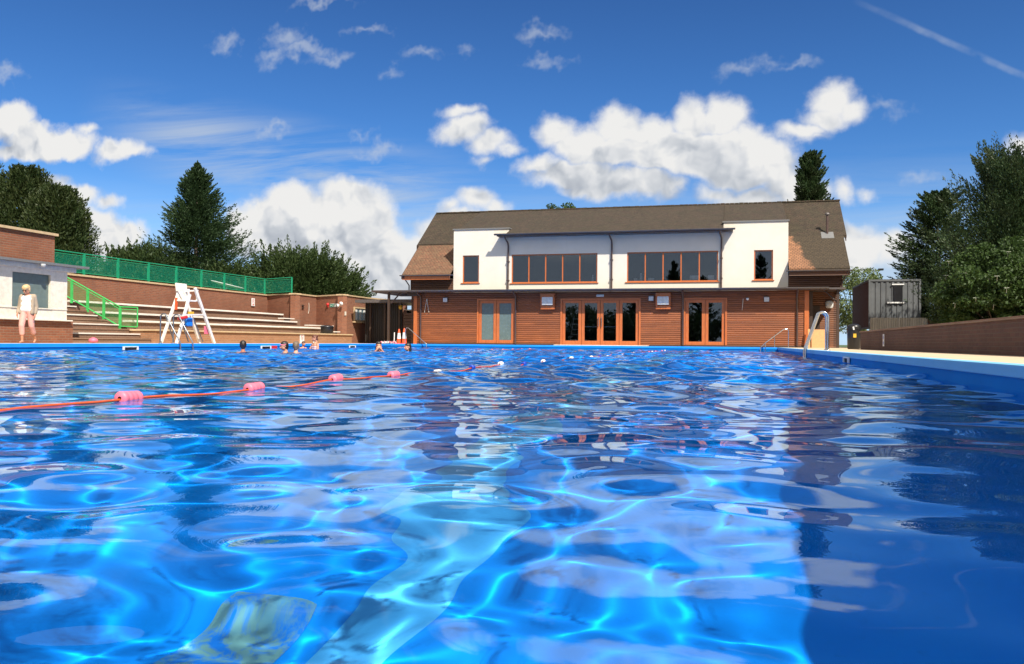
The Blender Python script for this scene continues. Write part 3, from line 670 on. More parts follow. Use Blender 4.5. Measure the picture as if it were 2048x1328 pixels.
# fittings on the clubhouse
def floodlight(x, z, label):
    t = thing('wall_light', label, 'wall light', (x, FY, z), 0, 'square floodlights under the canopy')
    MB().box(-.13, .13, -.10, -.04, -.14, .14, bev=.015).build('housing', M['grey_metal'], t)
    MB().box(-.115, .115, -.112, -.101, -.125, .085).build('lens', M['lamp_glass'], t)
    MB().box(-.03, .03, -.04, -.002, -.05, .05).build('bracket', M['grey_metal'], t)
floodlight(-14.93, 2.41, 'small square floodlight high on the timber wall, leftmost, beside the frosted doors')
floodlight(-3.89, 2.44, 'small square floodlight just left of the right-hand boxed grille')
floodlight(1.73, 2.37, 'small square floodlight right of the dark double doors')
def heater(x, label):
    t = thing('ventilation_grille', label, 'vent', (x, FY, 2.3), 0, 'boxed grilles on the timber wall')
    b = MB(); b.box(-.37, .37, -.30, -.003, .22, .40); b.box(-.37, .37, -.16, -.003, -.42, -.24); b.box(-.37, -.29, -.22, -.003, -.24, .22); b.box(.29, .37, -.22, -.003, -.24, .22)
    b.build('casing', M['joinery'], t)
    b = MB(); b.box(-.285, .285, -.28, -.10, -.20, .215, bev=.02); b.build('housing', M['white_plastic'], t)
    b = MB()
    for i in range(5): b.box(-.26, .26, -.288, -.281, -.17+i*.075, -.135+i*.075)
    b.box(-.012, .012, -.294, -.289, -.18, .19); b.build('louvre', M['lamp_glass'], t)
heater(-9.25, 'white louvred grille in a timber box between the frosted doors and the wide glass doors')
heater(-3.28, 'white louvred grille in a timber box right of the wide glass doors')
t = thing('emergency_light', 'slim white emergency light over the middle of the wide glass doors', 'light', (-6.5, FY, 2.58))
MB().box(-.19, .19, -.07, -.03, -.05, .06, bev=.012).build('housing', M['white_plastic'], t); MB().box(-.17, .17, -.078, -.071, -.04, .04).build('lens', M['lamp_glass'], t)
MB().box(-.16, .16, -.03, -.003, -.03, .03).build('bracket', M['grey_metal'], t)
b = MB()
for s_ in (-1, 1): b.tube([(-16.0+.01*s_, FY-.05, 2.45), (-16.0+.05*s_, FY-.05, 2.15), (-16.0+.13*s_, FY-.05, 1.72)], .013, 6)
b.tube([(-16, FY-.06, 2.43), (-16, FY+.01, 2.43)], .015, 6)
tag(b.build('rope_loop', M['stone_pale']), 'thin pale rope hanging in a loop from the timber wall beside the leftmost floodlight', 'rope')
b = MB(); b.tube([(.62, FY-.04, 2.40), (.60, FY-.05, 2.1), (.57, FY-.04, 1.82)], .014, 6); tag(b.build('hanging_cord', M['stone_pale']), 'thin pale cord hanging on the timber wall right of the dark double doors', 'cord')
t = thing('security_camera', 'small round white camera under the canopy right of the dark double doors', 'camera', (.83, FY, 2.42))
MB().lathe([(.07, .0), (.07, -.04), (.05, -.09), (.01, -.11)], (0, -.08, 0), 14).build('dome', M['white_plastic'], t); MB().box(-.05, .05, -.08, -.003, .0, .04).build('mount', M['grey_metal'], t)
t = thing('bulkhead_lamp', 'oval white bulkhead lamp on the porch wall at the right end of the clubhouse', 'lamp', (4.79, 44.5, 2.15))
MB().lathe([(.14, -.17), (.19, -.08), (.19, .10), (.13, .19), (.03, .2)], (0, -.1, 0), 16, .6).build('lens', M['lamp_glass'], t); MB().box(-.11, .11, -.06, -.003, -.15, .15).build('base', M['grey_metal'], t)
b = MB(); b.prism([(0, 0), (.03, 0), (.25, .88), (.22, .88)], 'x', 3.80, 4.46); o = b.build('plywood_board', M['ply']); o.location = (0, 42.62, .003)
tag(o, 'orange plywood sheet leaning in the porch behind the big chrome ladder rails', 'board')
b = MB(); b.prism([(0, 0), (.02, 0), (.22, .9), (.20, .9)], 'x', 3.64, 3.74); o = b.build('timber_plank', M['ply']); o.location = (0, 42.55, .003)
tag(o, 'narrow timber plank leaning beside the orange plywood sheet', 'plank')
# things seen behind the glass
def sill_thing(x, h, r, label, k=None):
    b = MB(); b.lathe([(r, 0), (r, h*.7), (r*.5, h*.8), (r*.8, h*.86), (r*.5, h)], (x, FY+.34, 3.28), 12)
    tag(b.build('bottle', M['white_plastic']), label, 'bottle')
MB_ = MB().box(-11.2, -.7, FY+.31, FY+.6, 3.20, 3.27); tag(MB_.build('window_shelf', M['interior']), 'dark shelf running behind the upstairs windows', 'shelf')
sill_thing(-6.95, .42, .05, 'tall white bottle standing behind the rightmost pane of the left upstairs window')
sill_thing(-4.45, .48, .065, 'tall white bottle standing behind the leftmost pane of the right upstairs window')
for x, z, wd, lab in ((-4.75, 3.38, .16, 'small white sheet beside the tall bottle behind the right upstairs window'), (-3.95, 3.38, .3, 'white sheet behind the second pane of the right upstairs window'),
                      (-1.75, 3.5, .5, 'wide white sheet behind the fourth pane of the right upstairs window'), (-.95, 3.5, .3, 'white sheet behind the rightmost pane of the right upstairs window')):
    tag(MB().box(x-wd/2, x+wd/2, FY+.5, FY+.51, z-.09, z+.12).build('paper_sheet', M['white_plastic']), lab, 'paper')
st = thing('step_ladder', 'thin metal step ladder standing behind the leftmost glass panel of the wide doors', 'ladder', (-8.05, 44.0, .03), 0)
for s_ in (-1, 1): MB().tube([(.22*s_-.03, 0, 0), (.14*s_+.1, .3, 1.55)], .02, 6).build('stile', M['lamp_glass'], st)
for i in range(5): MB().box(-.2+.02*i, .22+.01*i, .04+.055*i, .10+.055*i, .25+.28*i, .28+.28*i).build('rung', M['lamp_glass'], st)

# ================================================================== LEFT SIDE: KIOSK, TERRACING, WALLS
kx = -19.6
kiosk = thing('kiosk', 'white painted poolside kiosk with flat roof, grey shutters and brick base', 'building', (0, 0, 0))
MB().box(-24, kx, 9, 21.55, 0, .66).build('brick_base', M['brick'], kiosk)
b = MB(); ops = [(19.28, 20.66), (16.6, 18.6), (13.6, 15.6)]
ysx = [9]+[v for o in sorted(ops) for v in o]+[21.30]
for i in range(0, len(ysx), 2): b.box(kx-.25, kx, ysx[i], ysx[i+1], .70, 2.16)
for o in ops: b.box(kx-.25, kx, o[0], o[1], .70, 1.03); b.box(kx-.25, kx, o[0], o[1], 2.02, 2.16)
b.box(-24, kx-.25, 21.1, 21.30, .70, 2.16); b.build('white_wall', M['white_paint'], kiosk)
MB().box(-24, kx+.12, 9, 21.42, .66, .70, bev=.008).build('ledge', M['white_paint'], kiosk)
for o in ops:
    w_ = MB().box(kx-.12, kx-.08, o[0], o[1], 1.03, 2.02).build('shutter', M['shutter_grey'], kiosk)
    MB().box(kx-.06, kx+.03, o[0]-.05, o[1]+.05, 1.0, 1.03).build('sill', M['white_paint'], w_)
MB().box(kx-.02, kx+.02, 9, 21.30, 1.0, 1.03).build('rail_moulding', M['white_paint'], kiosk)
MB().box(-24, kx+.10, 9, 21.55, 2.16, 2.30).build('fascia', M['white_paint'], kiosk)
MB().box(-24, kx+.27, 9, 21.9, 2.30, 2.37).build('roof', M['roof_grey'], kiosk)
b = MB(); b.box(-24.2, -21.5, 8, 22.8, 2.37, 3.50); b.build('upper_brick_wall', M['brick'], kiosk)
MB().box(-24.3, -21.42, 7.9, 22.88, 3.50, 3.58).build('coping', M['stone_tan'], kiosk)
t = thing('round_lamp', 'small round white lamp under the kiosk roof edge', 'lamp', (kx+.25, 20.1, 2.30)); MB().lathe([(.01, -.10), (.06, -.08), (.08, -.03), (.08, -.001)], (0, 0, 0), 14).build('lens', M['lamp_glass'], t)

def wall_run(b, pts, z0, z1, th=.3):
    for (x0, y0), (x1, y1) in zip(pts[:-1], pts[1:]):
        d = Vector((x1-x0, y1-y0, 0)).normalized(); n = Vector((-d.y, d.x, 0))*th
        b.raw([(x0, y0, z0), (x1, y1, z0), (x1+n.x, y1+n.y, z0), (x0+n.x, y0+n.y, z0), (x0, y0, z1), (x1, y1, z1), (x1+n.x, y1+n.y, z1), (x0+n.x, y0+n.y, z1)],
              [(0, 3, 2, 1), (4, 5, 6, 7), (0, 1, 5, 4), (1, 2, 6, 5), (2, 3, 7, 6), (3, 0, 4, 7)])
    return b
# the wall turns: a long straight run, then two saw-tooth returns
WP = [(-25.9, 20), (-25.95, 43.35), (-23.5, 42.15), (-23.5, 44.62), (-21.2, 43.34), (-21.25, 46.5), (-20.5, 51.4)]
bw = thing('brick_wall', 'long red brick back wall above the white benches, turning in a zigzag towards the clubhouse', 'wall', (0, 0, 0))
wall_run(MB(), WP, 0, 2.70).build('brickwork', M['brick'], bw)
cp = MB()
for (x0, y0), (x1, y1) in zip(WP[:-1], WP[1:]):
    d = Vector((x1-x0, y1-y0, 0)).normalized(); n = Vector((-d.y, d.x, 0)); a = Vector((x0, y0, 0))-n*.05-d*.04; c = Vector((x1, y1, 0))-n*.05+d*.04; k = n*.42
    zt = 2.77+random.uniform(0, .006)
    cp.raw([(a.x, a.y, 2.70), (c.x, c.y, 2.70), (c.x+k.x, c.y+k.y, 2.70), (a.x+k.x, a.y+k.y, 2.70), (a.x, a.y, zt), (c.x, c.y, zt), (c.x+k.x, c.y+k.y, zt), (a.x+k.x, a.y+k.y, zt)],
           [(0, 3, 2, 1), (4, 5, 6, 7), (0, 1, 5, 4), (1, 2, 6, 5), (2, 3, 7, 6), (3, 0, 4, 7)])
cp.build('coping', M['stone_tan'], bw)
# window in the last stretch of wall
wn = thing('wall_window', 'small cream framed window with white curtains in the brick wall', 'window', (-21.19, 45.6, 1.70), 0)
b = MB(); b.box(0, .09, -.86, .86, -.42, -.34); b.box(0, .09, -.86, .86, .34, .42); b.box(0, .09, -.86, -.78, -.34, .34); b.box(0, .09, .78, .86, -.34, .34); b.build('frame', M['stone_tan'], wn)
MB().box(0.0, .03, -.78, .78, -.34, .34).build('pane', M['frosted'], wn)
for y in (-.55, .02, .55): MB().box(.031, .045, y-.12, y+.12, -.34, .32).build('curtain', M['white_plastic'], wn)
MB().box(-.02, .16, -.92, .92, -.50, -.421).build('sill', M['stone_tan'], wn)

# stepped terracing with white bench slabs
tr = thing('seating_terrace', 'stepped brick terracing below the long back wall', 'terrace', (0, 0, 0))
T = [(-20.3, .44, 42.6), (-21.6, .76, 42.0), (-22.9, 1.10, 41.6), (-24.2, 1.50, 42.2)]
b = MB(); x_prev = -20.3
steps = [(-21.6, -20.3, .43, 42.9), (-22.9, -21.6, .75, 41.9), (-24.2, -22.9, 1.08, 41.6), (-25.89, -24.2, 1.52, 42.0)]
MB().box(-21.6, -20.3, 26.35, 42.7, 0, .44).build('front_wall', M['brick_tan'], tr)
b.box(-22.9, -21.6, 26.35, 41.5, 0, .74); b.box(-24.2, -22.9, 26.35, 41.6, 0, 1.08); b.box(-25.88, -24.2, 26.35, 42.2, 0, 1.50)
b.build('step', M['brick_weathered'], tr)
b = MB(); b.box(-21.55, -20.24, 26.3, 42.76, .44, .505, bev=.01); b.build('coping', M['stone_tan'], tr)
def bench(x, z, y0, y1, label):
    b = MB(); n = int((y1-y0)/2.4)+1
    for i in range(n):
        a = y0+(y1-y0)*i/n; c = y0+(y1-y0)*(i+1)/n; dz_ = random.uniform(-.006, .006)
        b.box(x-.30, x+.08, a+.004, c-.004, z-.075+dz_, z+dz_, bev=.008)
    tag(b.build('bench_slab', M['tier_stone']), label, 'bench', 'white bench slabs on the terracing')
bench(-24.2, 1.60, 26.5, 42.0, 'long white bench slab on the highest step of the brick terracing')
bench(-22.9, 1.17, 26.5, 41.2, 'long white bench slab on the middle step of the brick terracing')
bench(-21.6, .84, 26.5, 41.4, 'long white bench slab on the lowest step of the brick terracing')
def slab(p0, p1, label):
    (x0, y0, z), (x1, y1, _) = p0, p1; b = MB(); wall_run(b, [(x0, y0), (x1, y1)], z-.05, z, .35); b.build('bench_slab', M['tier_stone']); o = COL.objects[-1]
    tag(o, label, 'bench', 'white bench slabs on the terracing')
slab((-23.55, 41.0, 1.36), (-23.5, 42.1, 1.36), 'short white slab at the far end just below the highest bench')
slab((-22.3, 41.6, 1.00), (-21.9, 43.9, 1.00), 'short white slab at the far end just below the middle bench')
slab((-21.45, 41.5, .66), (-21.25, 43.2, .66), 'short white slab at the far end behind the black tub')
for x0, x1, y0, y1, z in ((-25.8, -23.2, 41.7, 42.2, 1.3), (-23.4, -21.5, 41.6, 42.7, .95)):
    MB().box(x0, x1, y0, y1, 0, z).build('end_block', M['brick_weathered'], tr)
# stairs climbing beside the kiosk
stt = thing('brick_stairs', 'dark brick stairs climbing beside the kiosk under the bright green handrail', 'stairs', (0, 0, 0))
for i in range(10):
    x1 = -20.5-i*.47; z = .17*(i+1)
    MB().box(x1-.47-(4.7-.47*(i+1) if i < 9 else 0)*0, x1, 21.9, 26.30, 0, z-.05).build('step', M['brick_weathered'], stt)
    MB().box(x1-.44, x1+.03, 21.9, 26.30, z-.045, z).build('tread', M['tier_stone'] if i % 2 else M['brick_weathered'], stt)
# green railings
rl = thing('green_railing', 'long green mesh railing on top of the brick back wall', 'railing', (0, 0, 0))
RP = [(-26.05, 23.2), (-26.05, 43.25), (-23.75, 42.2)]
b = MB(); ZT, ZB = 3.66, 2.86
for (x0, y0), (x1, y1) in zip(RP[:-1], RP[1:]):
    b.tube([(x0, y0, ZT), (x1, y1, ZT)], .026, 8); b.tube([(x0, y0, ZT-.10), (x1, y1, ZT-.10)], .018, 8); b.tube([(x0, y0, ZB), (x1, y1, ZB)], .018, 8)
b.build('top_rail', M['green_rail'], rl)
py = [23.2+2.0*i for i in range(11)]
for y in py: MB().box(-26.08, -26.02, y-.035-.02, y+.055, 2.77, ZT).build('post', M['green_rail'], rl)
MB().box(-23.78, -23.72, 42.17, 42.23, 2.77, ZT).build('post', M['green_rail'], rl)
for y0, y1 in zip(py[:-1], py[1:]): MB().raw([(-26.05, y0+.06, ZB), (-26.05, y1-.06, ZB), (-26.05, y1-.06, ZT-.10), (-26.05, y0+.06, ZT-.10)], [(0, 1, 2, 3)]).build('mesh_panel', M['green_mesh'], rl)
MB().raw([(-26.0, 43.22, ZB), (-23.8, 42.23, ZB), (-23.8, 42.23, ZT-.1), (-26.0, 43.22, ZT-.1)], [(0, 1, 2, 3)]).build('mesh_panel', M['green_mesh'], rl)
sr = thing('stair_railing', 'bright green sloping railing beside the brick stairs', 'railing', (0, 0, 0))
y = 26.32; pt = [(-25.4, 3.00), (-21.85, 1.32), (-21.1, 1.30)]; pb = [(-25.4, 2.28), (-21.85, .60), (-21.1, .58)]
b = MB()
for p in (pt, pb): b.tube([(a, y, c) for a, c in p], .026, 8)
b.tube([(a, y, c-.09) for a, c in pt], .016, 8); b.tube([(-21.1, y, 1.30), (-21.1, y, .58)], .026, 8); b.build('rail', M['green_rail_light'], sr)
for i in range(6):
    x = -21.85-.72*i; z = .60+(-21.85-x)*.473
    MB().box(x-.05, x+.05, y-.02, y+.02, z-.15 if i else .1, z+.70).build('post', M['green_rail_light'], sr)
MB().raw([(a, y, c) for a, c in (pb[0], pb[1], pb[2], (pt[2][0], pt[2][1]-.09), (pt[1][0], pt[1][1]-.09), (pt[0][0], pt[0][1]-.09))], [(0, 1, 4, 5), (1, 2, 3, 4)]).build('mesh_panel', M['green_mesh_light'], sr)

# covered passage between brick wall and clubhouse
pg = thing('covered_passage', 'dark covered timber passage between brick wall and clubhouse', 'passage', (0, 0, 0))
MB().box(-20.75, -17.3, 44.0, 48, 2.32, 2.50).build('roof', M['grey_metal'], pg)
b = MB(); b.box(-20.65, -18.35, 45.2, 45.3, 0, 2.32); b.build('dark_screen', M['dark_boards'], pg)
for x in (-20.2, -19.3, -18.4): MB().box(x-.05, x+.05, 44.9, 45.0, 0, 2.32).build('post', M['dark_timber'], pg)
MB().box(-18.35, -17.9, 45.9, 46, 0, 2.0).build('dark_door', M['black_plastic'], pg)
MB().box(-18.0, -17.02, 44.6, 44.7, 0, 1.75).build('boarded_gate', M['brown_fence'], pg)
b = MB(); b.tube([(-18.0, 44.55, 1.95), (-17.5, 44.55, 1.88), (-17.02, 44.55, 1.92)], .02, 6); b.build('cable', M['stone_pale'], pg)
t = thing('bulkhead_lamp', 'yellowish bulkhead lamp under the passage roof', 'lamp', (-18.15, 44.5, 2.08)); MB().lathe([(.06, -.13), (.12, -.05), (.10, .08), (.03, .12)], (0, 0, 0), 12).build('lens', M['yellow_plastic'], t); MB().box(-.05, .05, -.05, .05, .12, .235).build('mount', M['grey_metal'], t)

# ================================================================== RIGHT SIDE
rw = thing('low_brick_wall', 'low dark brick wall running along the right side of the pool deck', 'wall', (0, 0, 0))
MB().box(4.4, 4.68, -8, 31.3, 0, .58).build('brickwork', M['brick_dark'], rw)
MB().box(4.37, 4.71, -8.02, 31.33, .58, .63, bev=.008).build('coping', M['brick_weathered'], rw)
ct = thing('shipping_container', 'grey steel cabin container with one small dark window and a reddish side', 'container', (7.0, 47, 1.0))
def corrugated(b, x0, x1, y, z0, z1, d=.035, pitch=.24, axis='x'):
    n = int((x1-x0)/pitch); pts = []
    for i in range(n):
        a = x0+(x1-x0)*i/n; w_ = (x1-x0)/n
        pts += [(a, 0), (a+w_*.4, 0), (a+w_*.5, d), (a+w_*.9, d)]
    pts.append((x1, 0))
    for (p, u), (r, v) in zip(pts[:-1], pts[1:]):
        if axis == 'x': b.raw([(p, y+u, z0), (r, y+v, z0), (r, y+v, z1), (p, y+u, z1)], [(0, 1, 2, 3)])
        else: b.raw([(y+u, p, z0), (y+v, r, z0), (y+v, r, z1), (y+u, p, z1)], [(0, 1, 2, 3)])
    return b
corrugated(MB(), .08, 2.42, .03, .1, 2.48).build('front_panel', M['container_grey'], ct)
corrugated(MB(), .1, 5.9, .02, .1, 2.48, axis='y').build('side_panel', M['container_red'], ct)
b = MB(); b.box(.06, 2.44, .10, 5.95, .1, 2.5); b.build('body', M['container_grey'], ct)
b = MB()
for x in (0, 2.42): b.box(x, x+.09, 0, .1, 0, 2.58)
b.box(.09, 2.42, 0, .1, 0, .1); b.box(.09, 2.42, 0, .1, 2.48, 2.58); b.box(0, .1, .1, 6, 2.48, 2.58); b.box(0, .1, .1, 6, 0, .1); b.box(0, .09, 5.9, 6, .1, 2.48); b.build('frame', M['container_grey'], ct)
wq = MB().box(1.20, 1.62, -.02, .02, 1.40, 2.28).build('window', M['black_plastic'], ct)
b = MB(); b.box(1.12, 1.70, -.04, .01, 2.28, 2.34); b.box(.9, 1.70, -.04, .01, 1.33, 1.40); b.build('window_frame', M['white_plastic'], ct)
bf = thing('pale_board_fence', 'pale vertical board fence in front of the grey container', 'fence', (0, 0, 0))
MB().box(6.95, 9.6, 46.0, 46.06, 0, 1.55).build('boards', M['pale_boards'], bf)
for x in (6.95, 8.2, 9.5): MB().box(x, x+.08, 46.07, 46.15, 0, 1.5).build('post', M['pale_boards'], bf)
df = thing('weathered_board_fence', 'darker weathered board fence under the bushes right of the container', 'fence', (0, 0, 0))
MB().box(9.63, 13.0, 46.0, 46.05, 0, 1.5).build('boards', M['brown_fence'], df)
fm = thing('floodlight_mast', 'thin mast with two floodlight heads far behind the container', 'lamp post', (12.35, 80, -.05))
MB().tube([(0, 0, 0), (0, 0, 6.85)], [.07, .05], 8).build('pole', M['grey_steel'], fm); MB().box(-.5, .5, -.04, .04, 6.78, 6.85).build('crossbar', M['grey_steel'], fm)
for s_ in (-1, 1): MB().box(s_*.55-.22, s_*.55+.22, -.2, .15, 6.83, 7.0, bev=.03).build('lamp_head', M['black_plastic'], fm)
# ================================================================== TREES
def foliage(name, pos, dirs, size, wid, m, parent, seed=0):
    """leaf-sized rhombs: pos (N,3), dirs (N,3) leaf axis, size (N,), wid factor"""
    rg = np.random.RandomState(seed); N = len(pos)
    d = dirs/np.linalg.norm(dirs, axis=1, keepdims=True)
    r = rg.normal(size=(N, 3)); s = np.cross(d, r); s /= np.linalg.norm(s, axis=1, keepdims=True)+1e-9
    L = size[:, None]; W_ = L*wid
    v = np.empty((N, 4, 3), np.float32)
    v[:, 0] = pos-d*L*.5; v[:, 1] = pos+s*W_*.5; v[:, 2] = pos+d*L*.5; v[:, 3] = pos-s*W_*.5
    me = bpy.data.meshes.new(name); me.vertices.add(N*4); me.vertices.foreach_set('co', v.ravel())
    me.loops.add(N*4); me.loops.foreach_set('vertex_index', np.arange(N*4, dtype=np.int32))
    me.polygons.add(N); me.polygons.foreach_set('loop_start', np.arange(0, N*4, 4, dtype=np.int32)); me.update()
    return add_mesh(name, me, m, parent)
def sprays(base, dirs, length, width, n, leaf, rg, droop=0., lift=0., t0=.2, flat=.5):
    """leaves set along sprays; returns pos, dir, size"""
    S_ = len(base); t = t0+(1-t0)*rg.rand(S_, n)**.8
    d = dirs/np.linalg.norm(dirs, axis=1, keepdims=True)
    h = np.cross(d, [0, 0, 1.0]); h /= np.linalg.norm(h, axis=1, keepdims=True)+1e-6; u = np.cross(h, d)
    sp = (1-t)**.6*width[:, None]*(.35+t)
    a = rg.normal(size=(S_, n))*sp*.6; b = rg.normal(size=(S_, n))*sp*.6*flat
    L = length[:, None]
    p = base[:, None]+d[:, None]*(t*L)[..., None]+h[:, None]*a[..., None]+u[:, None]*b[..., None]
    p[..., 2] += -droop*L*t**2+lift*L*t**3
    dd = d[:, None]+h[:, None]*(a/(width[:, None]+1e-6))[..., None]*1.2+rg.normal(size=(S_, n, 3))*.35; dd[..., 2] += lift*1.5-droop
    sz = leaf*(.6+.8*rg.rand(S_, n))*(1.1-.4*t)
    return p.reshape(-1, 3), dd.reshape(-1, 3), sz.reshape(-1)
def trunk(parent, h, r, lean=0, limbs=()):
    b = MB(); n = 7; pts = [(lean*(i/n)**2+.06*math.sin(i*1.7), .05*math.sin(i*2.3), h*i/n) for i in range(n+1)]
    b.tube(pts, [r*(1-.85*i/n)*(1.25 if i == 0 else 1) for i in range(n+1)], 9)
    for p0, p1, rr in limbs:
        p0 = Vector(p0); p1 = Vector(p1); md = (p0+p1)/2+Vector((0, 0, -.08*(p1-p0).length)); b.tube([p0, md, p1], [rr, rr*.65, rr*.2], 6)
    return b.build('trunk', M['bark'], parent)
def conifer(loc, H, Rb, leaf, label, m='leaf_spruce', ns=520, nl=46, power=.85, z0=.03, droop=.22, lift=.30, seed=1, kind='spruce_tree', asym=0, up=.25, group=None):
    rg = np.random.RandomState(seed); t = thing(kind, label, 'tree', loc, 0, group)
    u = z0+(1-z0)*rg.rand(ns)**1.15; az = rg.rand(ns)*2*np.pi
    prof = (1-u)**power; lumps_ = 1+.16*np.sin(u*23+az*2)+.12*np.sin(az*3+u*9)+asym*np.cos(az)*(1-u)
    Lg = Rb*prof*lumps_*(.72+.42*rg.rand(ns))+.18
    base = np.stack([np.zeros(ns), np.zeros(ns), u*H], 1)
    dirs = np.stack([np.cos(az), np.sin(az), up+.9*u**2+.15*rg.normal(size=ns)], 1)
    p, d, s = sprays(base, dirs, Lg, .16*Lg+.14, nl, leaf, rg, droop, lift, .18, .45)
    nt_ = 260; tt = rg.rand(nt_)**.7; ap = np.stack([rg.normal(size=nt_)*.05*H*.35*(1-tt), rg.normal(size=nt_)*.05*H*.35*(1-tt), H*(.90+.13*tt)], 1)
    p = np.concatenate([p, ap]); d = np.concatenate([d, np.tile([0, 0, 1.], (nt_, 1))+rg.normal(size=(nt_, 3))*.4]); s = np.concatenate([s, np.full(nt_, leaf*.8)])
    foliage('crown', p, d, s, .34, M[m], t, seed); trunk(t, H*.96, .022*H)
    return t
def plume(loc, H, Rx, label, leaf, m='leaf_yew', ns=420, nl=70, seed=1, kind='yew_tree', low=.0, group=None, ry=1.0, stiff=1.0, skew=0):
    """mound of arching plumes whose tips stick out of the outline"""
    rg = np.random.RandomState(seed); t = thing(kind, label, 'tree', loc, 0, group)
    az = rg.rand(ns)*2*np.pi; e = np.arcsin(low+(1-low)*rg.rand(ns))*.98
    rad = .45+.45*rg.rand(ns)
    o = np.stack([np.cos(az)*np.cos(e)*Rx*(1+skew*np.cos(az)), np.sin(az)*np.cos(e)*Rx*ry, np.sin(e)*H], 1)
    base = o*rad[:, None]*.8; base[:, 2] = np.maximum(base[:, 2], .2)
    out = o*(1.0+.08*rg.normal(size=(ns, 1)))-base
    Lg = np.linalg.norm(out, axis=1)*(.85+.22*rg.rand(ns)**2); dr = out/np.linalg.norm(out, axis=1, keepdims=True); dr[:, 2] += .15*stiff
    p, d, s = sprays(base, dr, Lg, .20*Lg+.20, nl, leaf, rg, .12, .22*stiff, .05, .55)
    foliage('crown', p, d, s, .40, M[m], t, seed)
    limbs = [((0, 0, H*.12+.1*i), tuple(o[i*7 % ns]*.62), .022*H) for i in range(9)]
    trunk(t, H*.7, .045*H, 0, limbs)
    return t
def column_tree(loc, H, Rx, label, leaf, m='leaf_cypress', ns=900, nl=40, seed=1, kind='cypress_tree', group=None, taper=2.4, ry=1.0, lean=0):
    rg = np.random.RandomState(seed); t = thing(kind, label, 'tree', loc, 0, group)
    u = rg.rand(ns); az = rg.rand(ns)*2*np.pi
    pr = (1-u**taper)**.62*(1+.10*np.sin(az*4+u*14)+.07*np.sin(u*31+az))
    rr = Rx*pr
    base = np.stack([np.cos(az)*rr*.55+lean*u, np.sin(az)*rr*.55*ry, u*H*.93], 1)
    dirs = np.stack([np.cos(az), np.sin(az)*ry, .9+.5*u+.3*rg.normal(size=ns)], 1)
    Lg = rr*.62+.22+.25*rg.rand(ns)
    p, d, s = sprays(base, dirs, Lg, .22*Lg+.18, nl, leaf, rg, 0, .12, .0, .8)
    foliage('crown', p, d, s, .34, M[m], t, seed); trunk(t, H*.85, .02*H, lean)
    return t
def leafy(loc, H, Rx, label, leaf, m='leaf_broad', nc=150, nl=240, seed=1, kind='broadleaf_tree', cr=.5, z0=.15, blossom=0, group=None, ry=1.0, open_=0.0, tr_h=.5, sky=None):
    rg = np.random.RandomState(seed); t = thing(kind, label, 'tree' if kind != 'elder_bush' else 'bush', loc, 0, group)
    v = rg.normal(size=(nc, 3)); v /= np.linalg.norm(v, axis=1, keepdims=True); rad = (.35+.65*rg.rand(nc)**.5)
    zc = H*(z0+1)/2; c = v*rad[:, None]*np.array([Rx, Rx*ry, H*(1-z0)/2])+[0, 0, zc]
    crr = cr*(.6+.8*rg.rand(nc))
    w_ = rg.normal(size=(nc, nl, 3)); w_ /= np.linalg.norm(w_, axis=2, keepdims=True); q_ = (.45+.6*rg.rand(nc, nl, 1)**.6)
    p = (c[:, None]+w_*q_*crr[:, None, None]*np.array([1.15, 1.15, .75])).reshape(-1, 3)
    d = (w_*.6+rg.normal(size=w_.shape)*.6+[0, 0, -.25]).reshape(-1, 3)
    s = leaf*(.6+.8*rg.rand(nc*nl))
    keep = p[:, 2] > .05; foliage('crown', p[keep], d[keep], s[keep], .55, M[m], t, seed)
    trunk(t, H*tr_h, .03*H, 0, [((0, 0, H*.15), tuple(c[i*5 % nc]), .012*H) for i in range(12)])
    if blossom:
        for i in range(blossom):
            k = rg.randint(nc); dd = v[k].copy()
            if dd[1] > .2: dd[1] *= -1
            pc = c[k]*[1, 1, 1]+np.array([dd[0]*.3, -abs(dd[1])*.2-crr[k]*.95, crr[k]*.35*rg.rand()]); b = MB()
            if pc[2] < .8: continue
            for j in range(14):
                a = rg.rand()*6.28; r_ = .09*math.sqrt(rg.rand()); x, y, z = pc[0]+r_*math.cos(a), pc[1]+r_*math.sin(a), pc[2]+.02*rg.rand()
                b.raw([(x-.022, y-.018, z), (x+.022, y-.018, z+.01), (x+.022, y+.018, z+.014), (x-.022, y+.018, z+.004)], [(0, 1, 2, 3)])
            b.tube([(pc[0], pc[1], pc[2]-.01), (pc[0]+.02, pc[1]+.12, pc[2]-.15)], .006, 4); b.build('flower_head', M['blossom'], t)
    return t
TZ = 2.4
G1 = 'tall clipped cypresses behind the kiosk'
column_tree((-45.6, 41.5, TZ), 9.4, 2.9, 'tall dark cypress column behind the kiosk, leftmost and highest of three', .26, seed=3, group=G1, ns=1000)
column_tree((-42.2, 42.5, TZ), 8.6, 2.4, 'dark cypress column behind the kiosk, middle of three', .26, seed=4, group=G1)
column_tree((-39.4, 42.0, TZ), 7.1, 2.1, 'dark cypress column behind the kiosk, right and lowest of three', .26, seed=5, group=G1, ns=1000)
conifer((-41.1, 58, TZ), 11.6, 5.6, .27, 'tall pointed dark spruce behind the green railing', seed=8, ns=1100, nl=70, power=.92, asym=.30, up=.18)
plume((-43.9, 55, TZ), 5.0, 4.4, 'spiky dark yew left of the tall pointed spruce', .28, seed=21, ns=600, nl=150, low=-.05)
plume((-37.2, 57, TZ), 3.6, 3.9, 'low dark yew between the tall spruce and the wide yew', .28, seed=22, ns=520, nl=130)
plume((-31.9, 58, TZ-.5), 5.3, 5.6, 'wide dark yew with pale plumes of foliage right of the spruce', .26, seed=23, ns=950, nl=150, low=-.1)
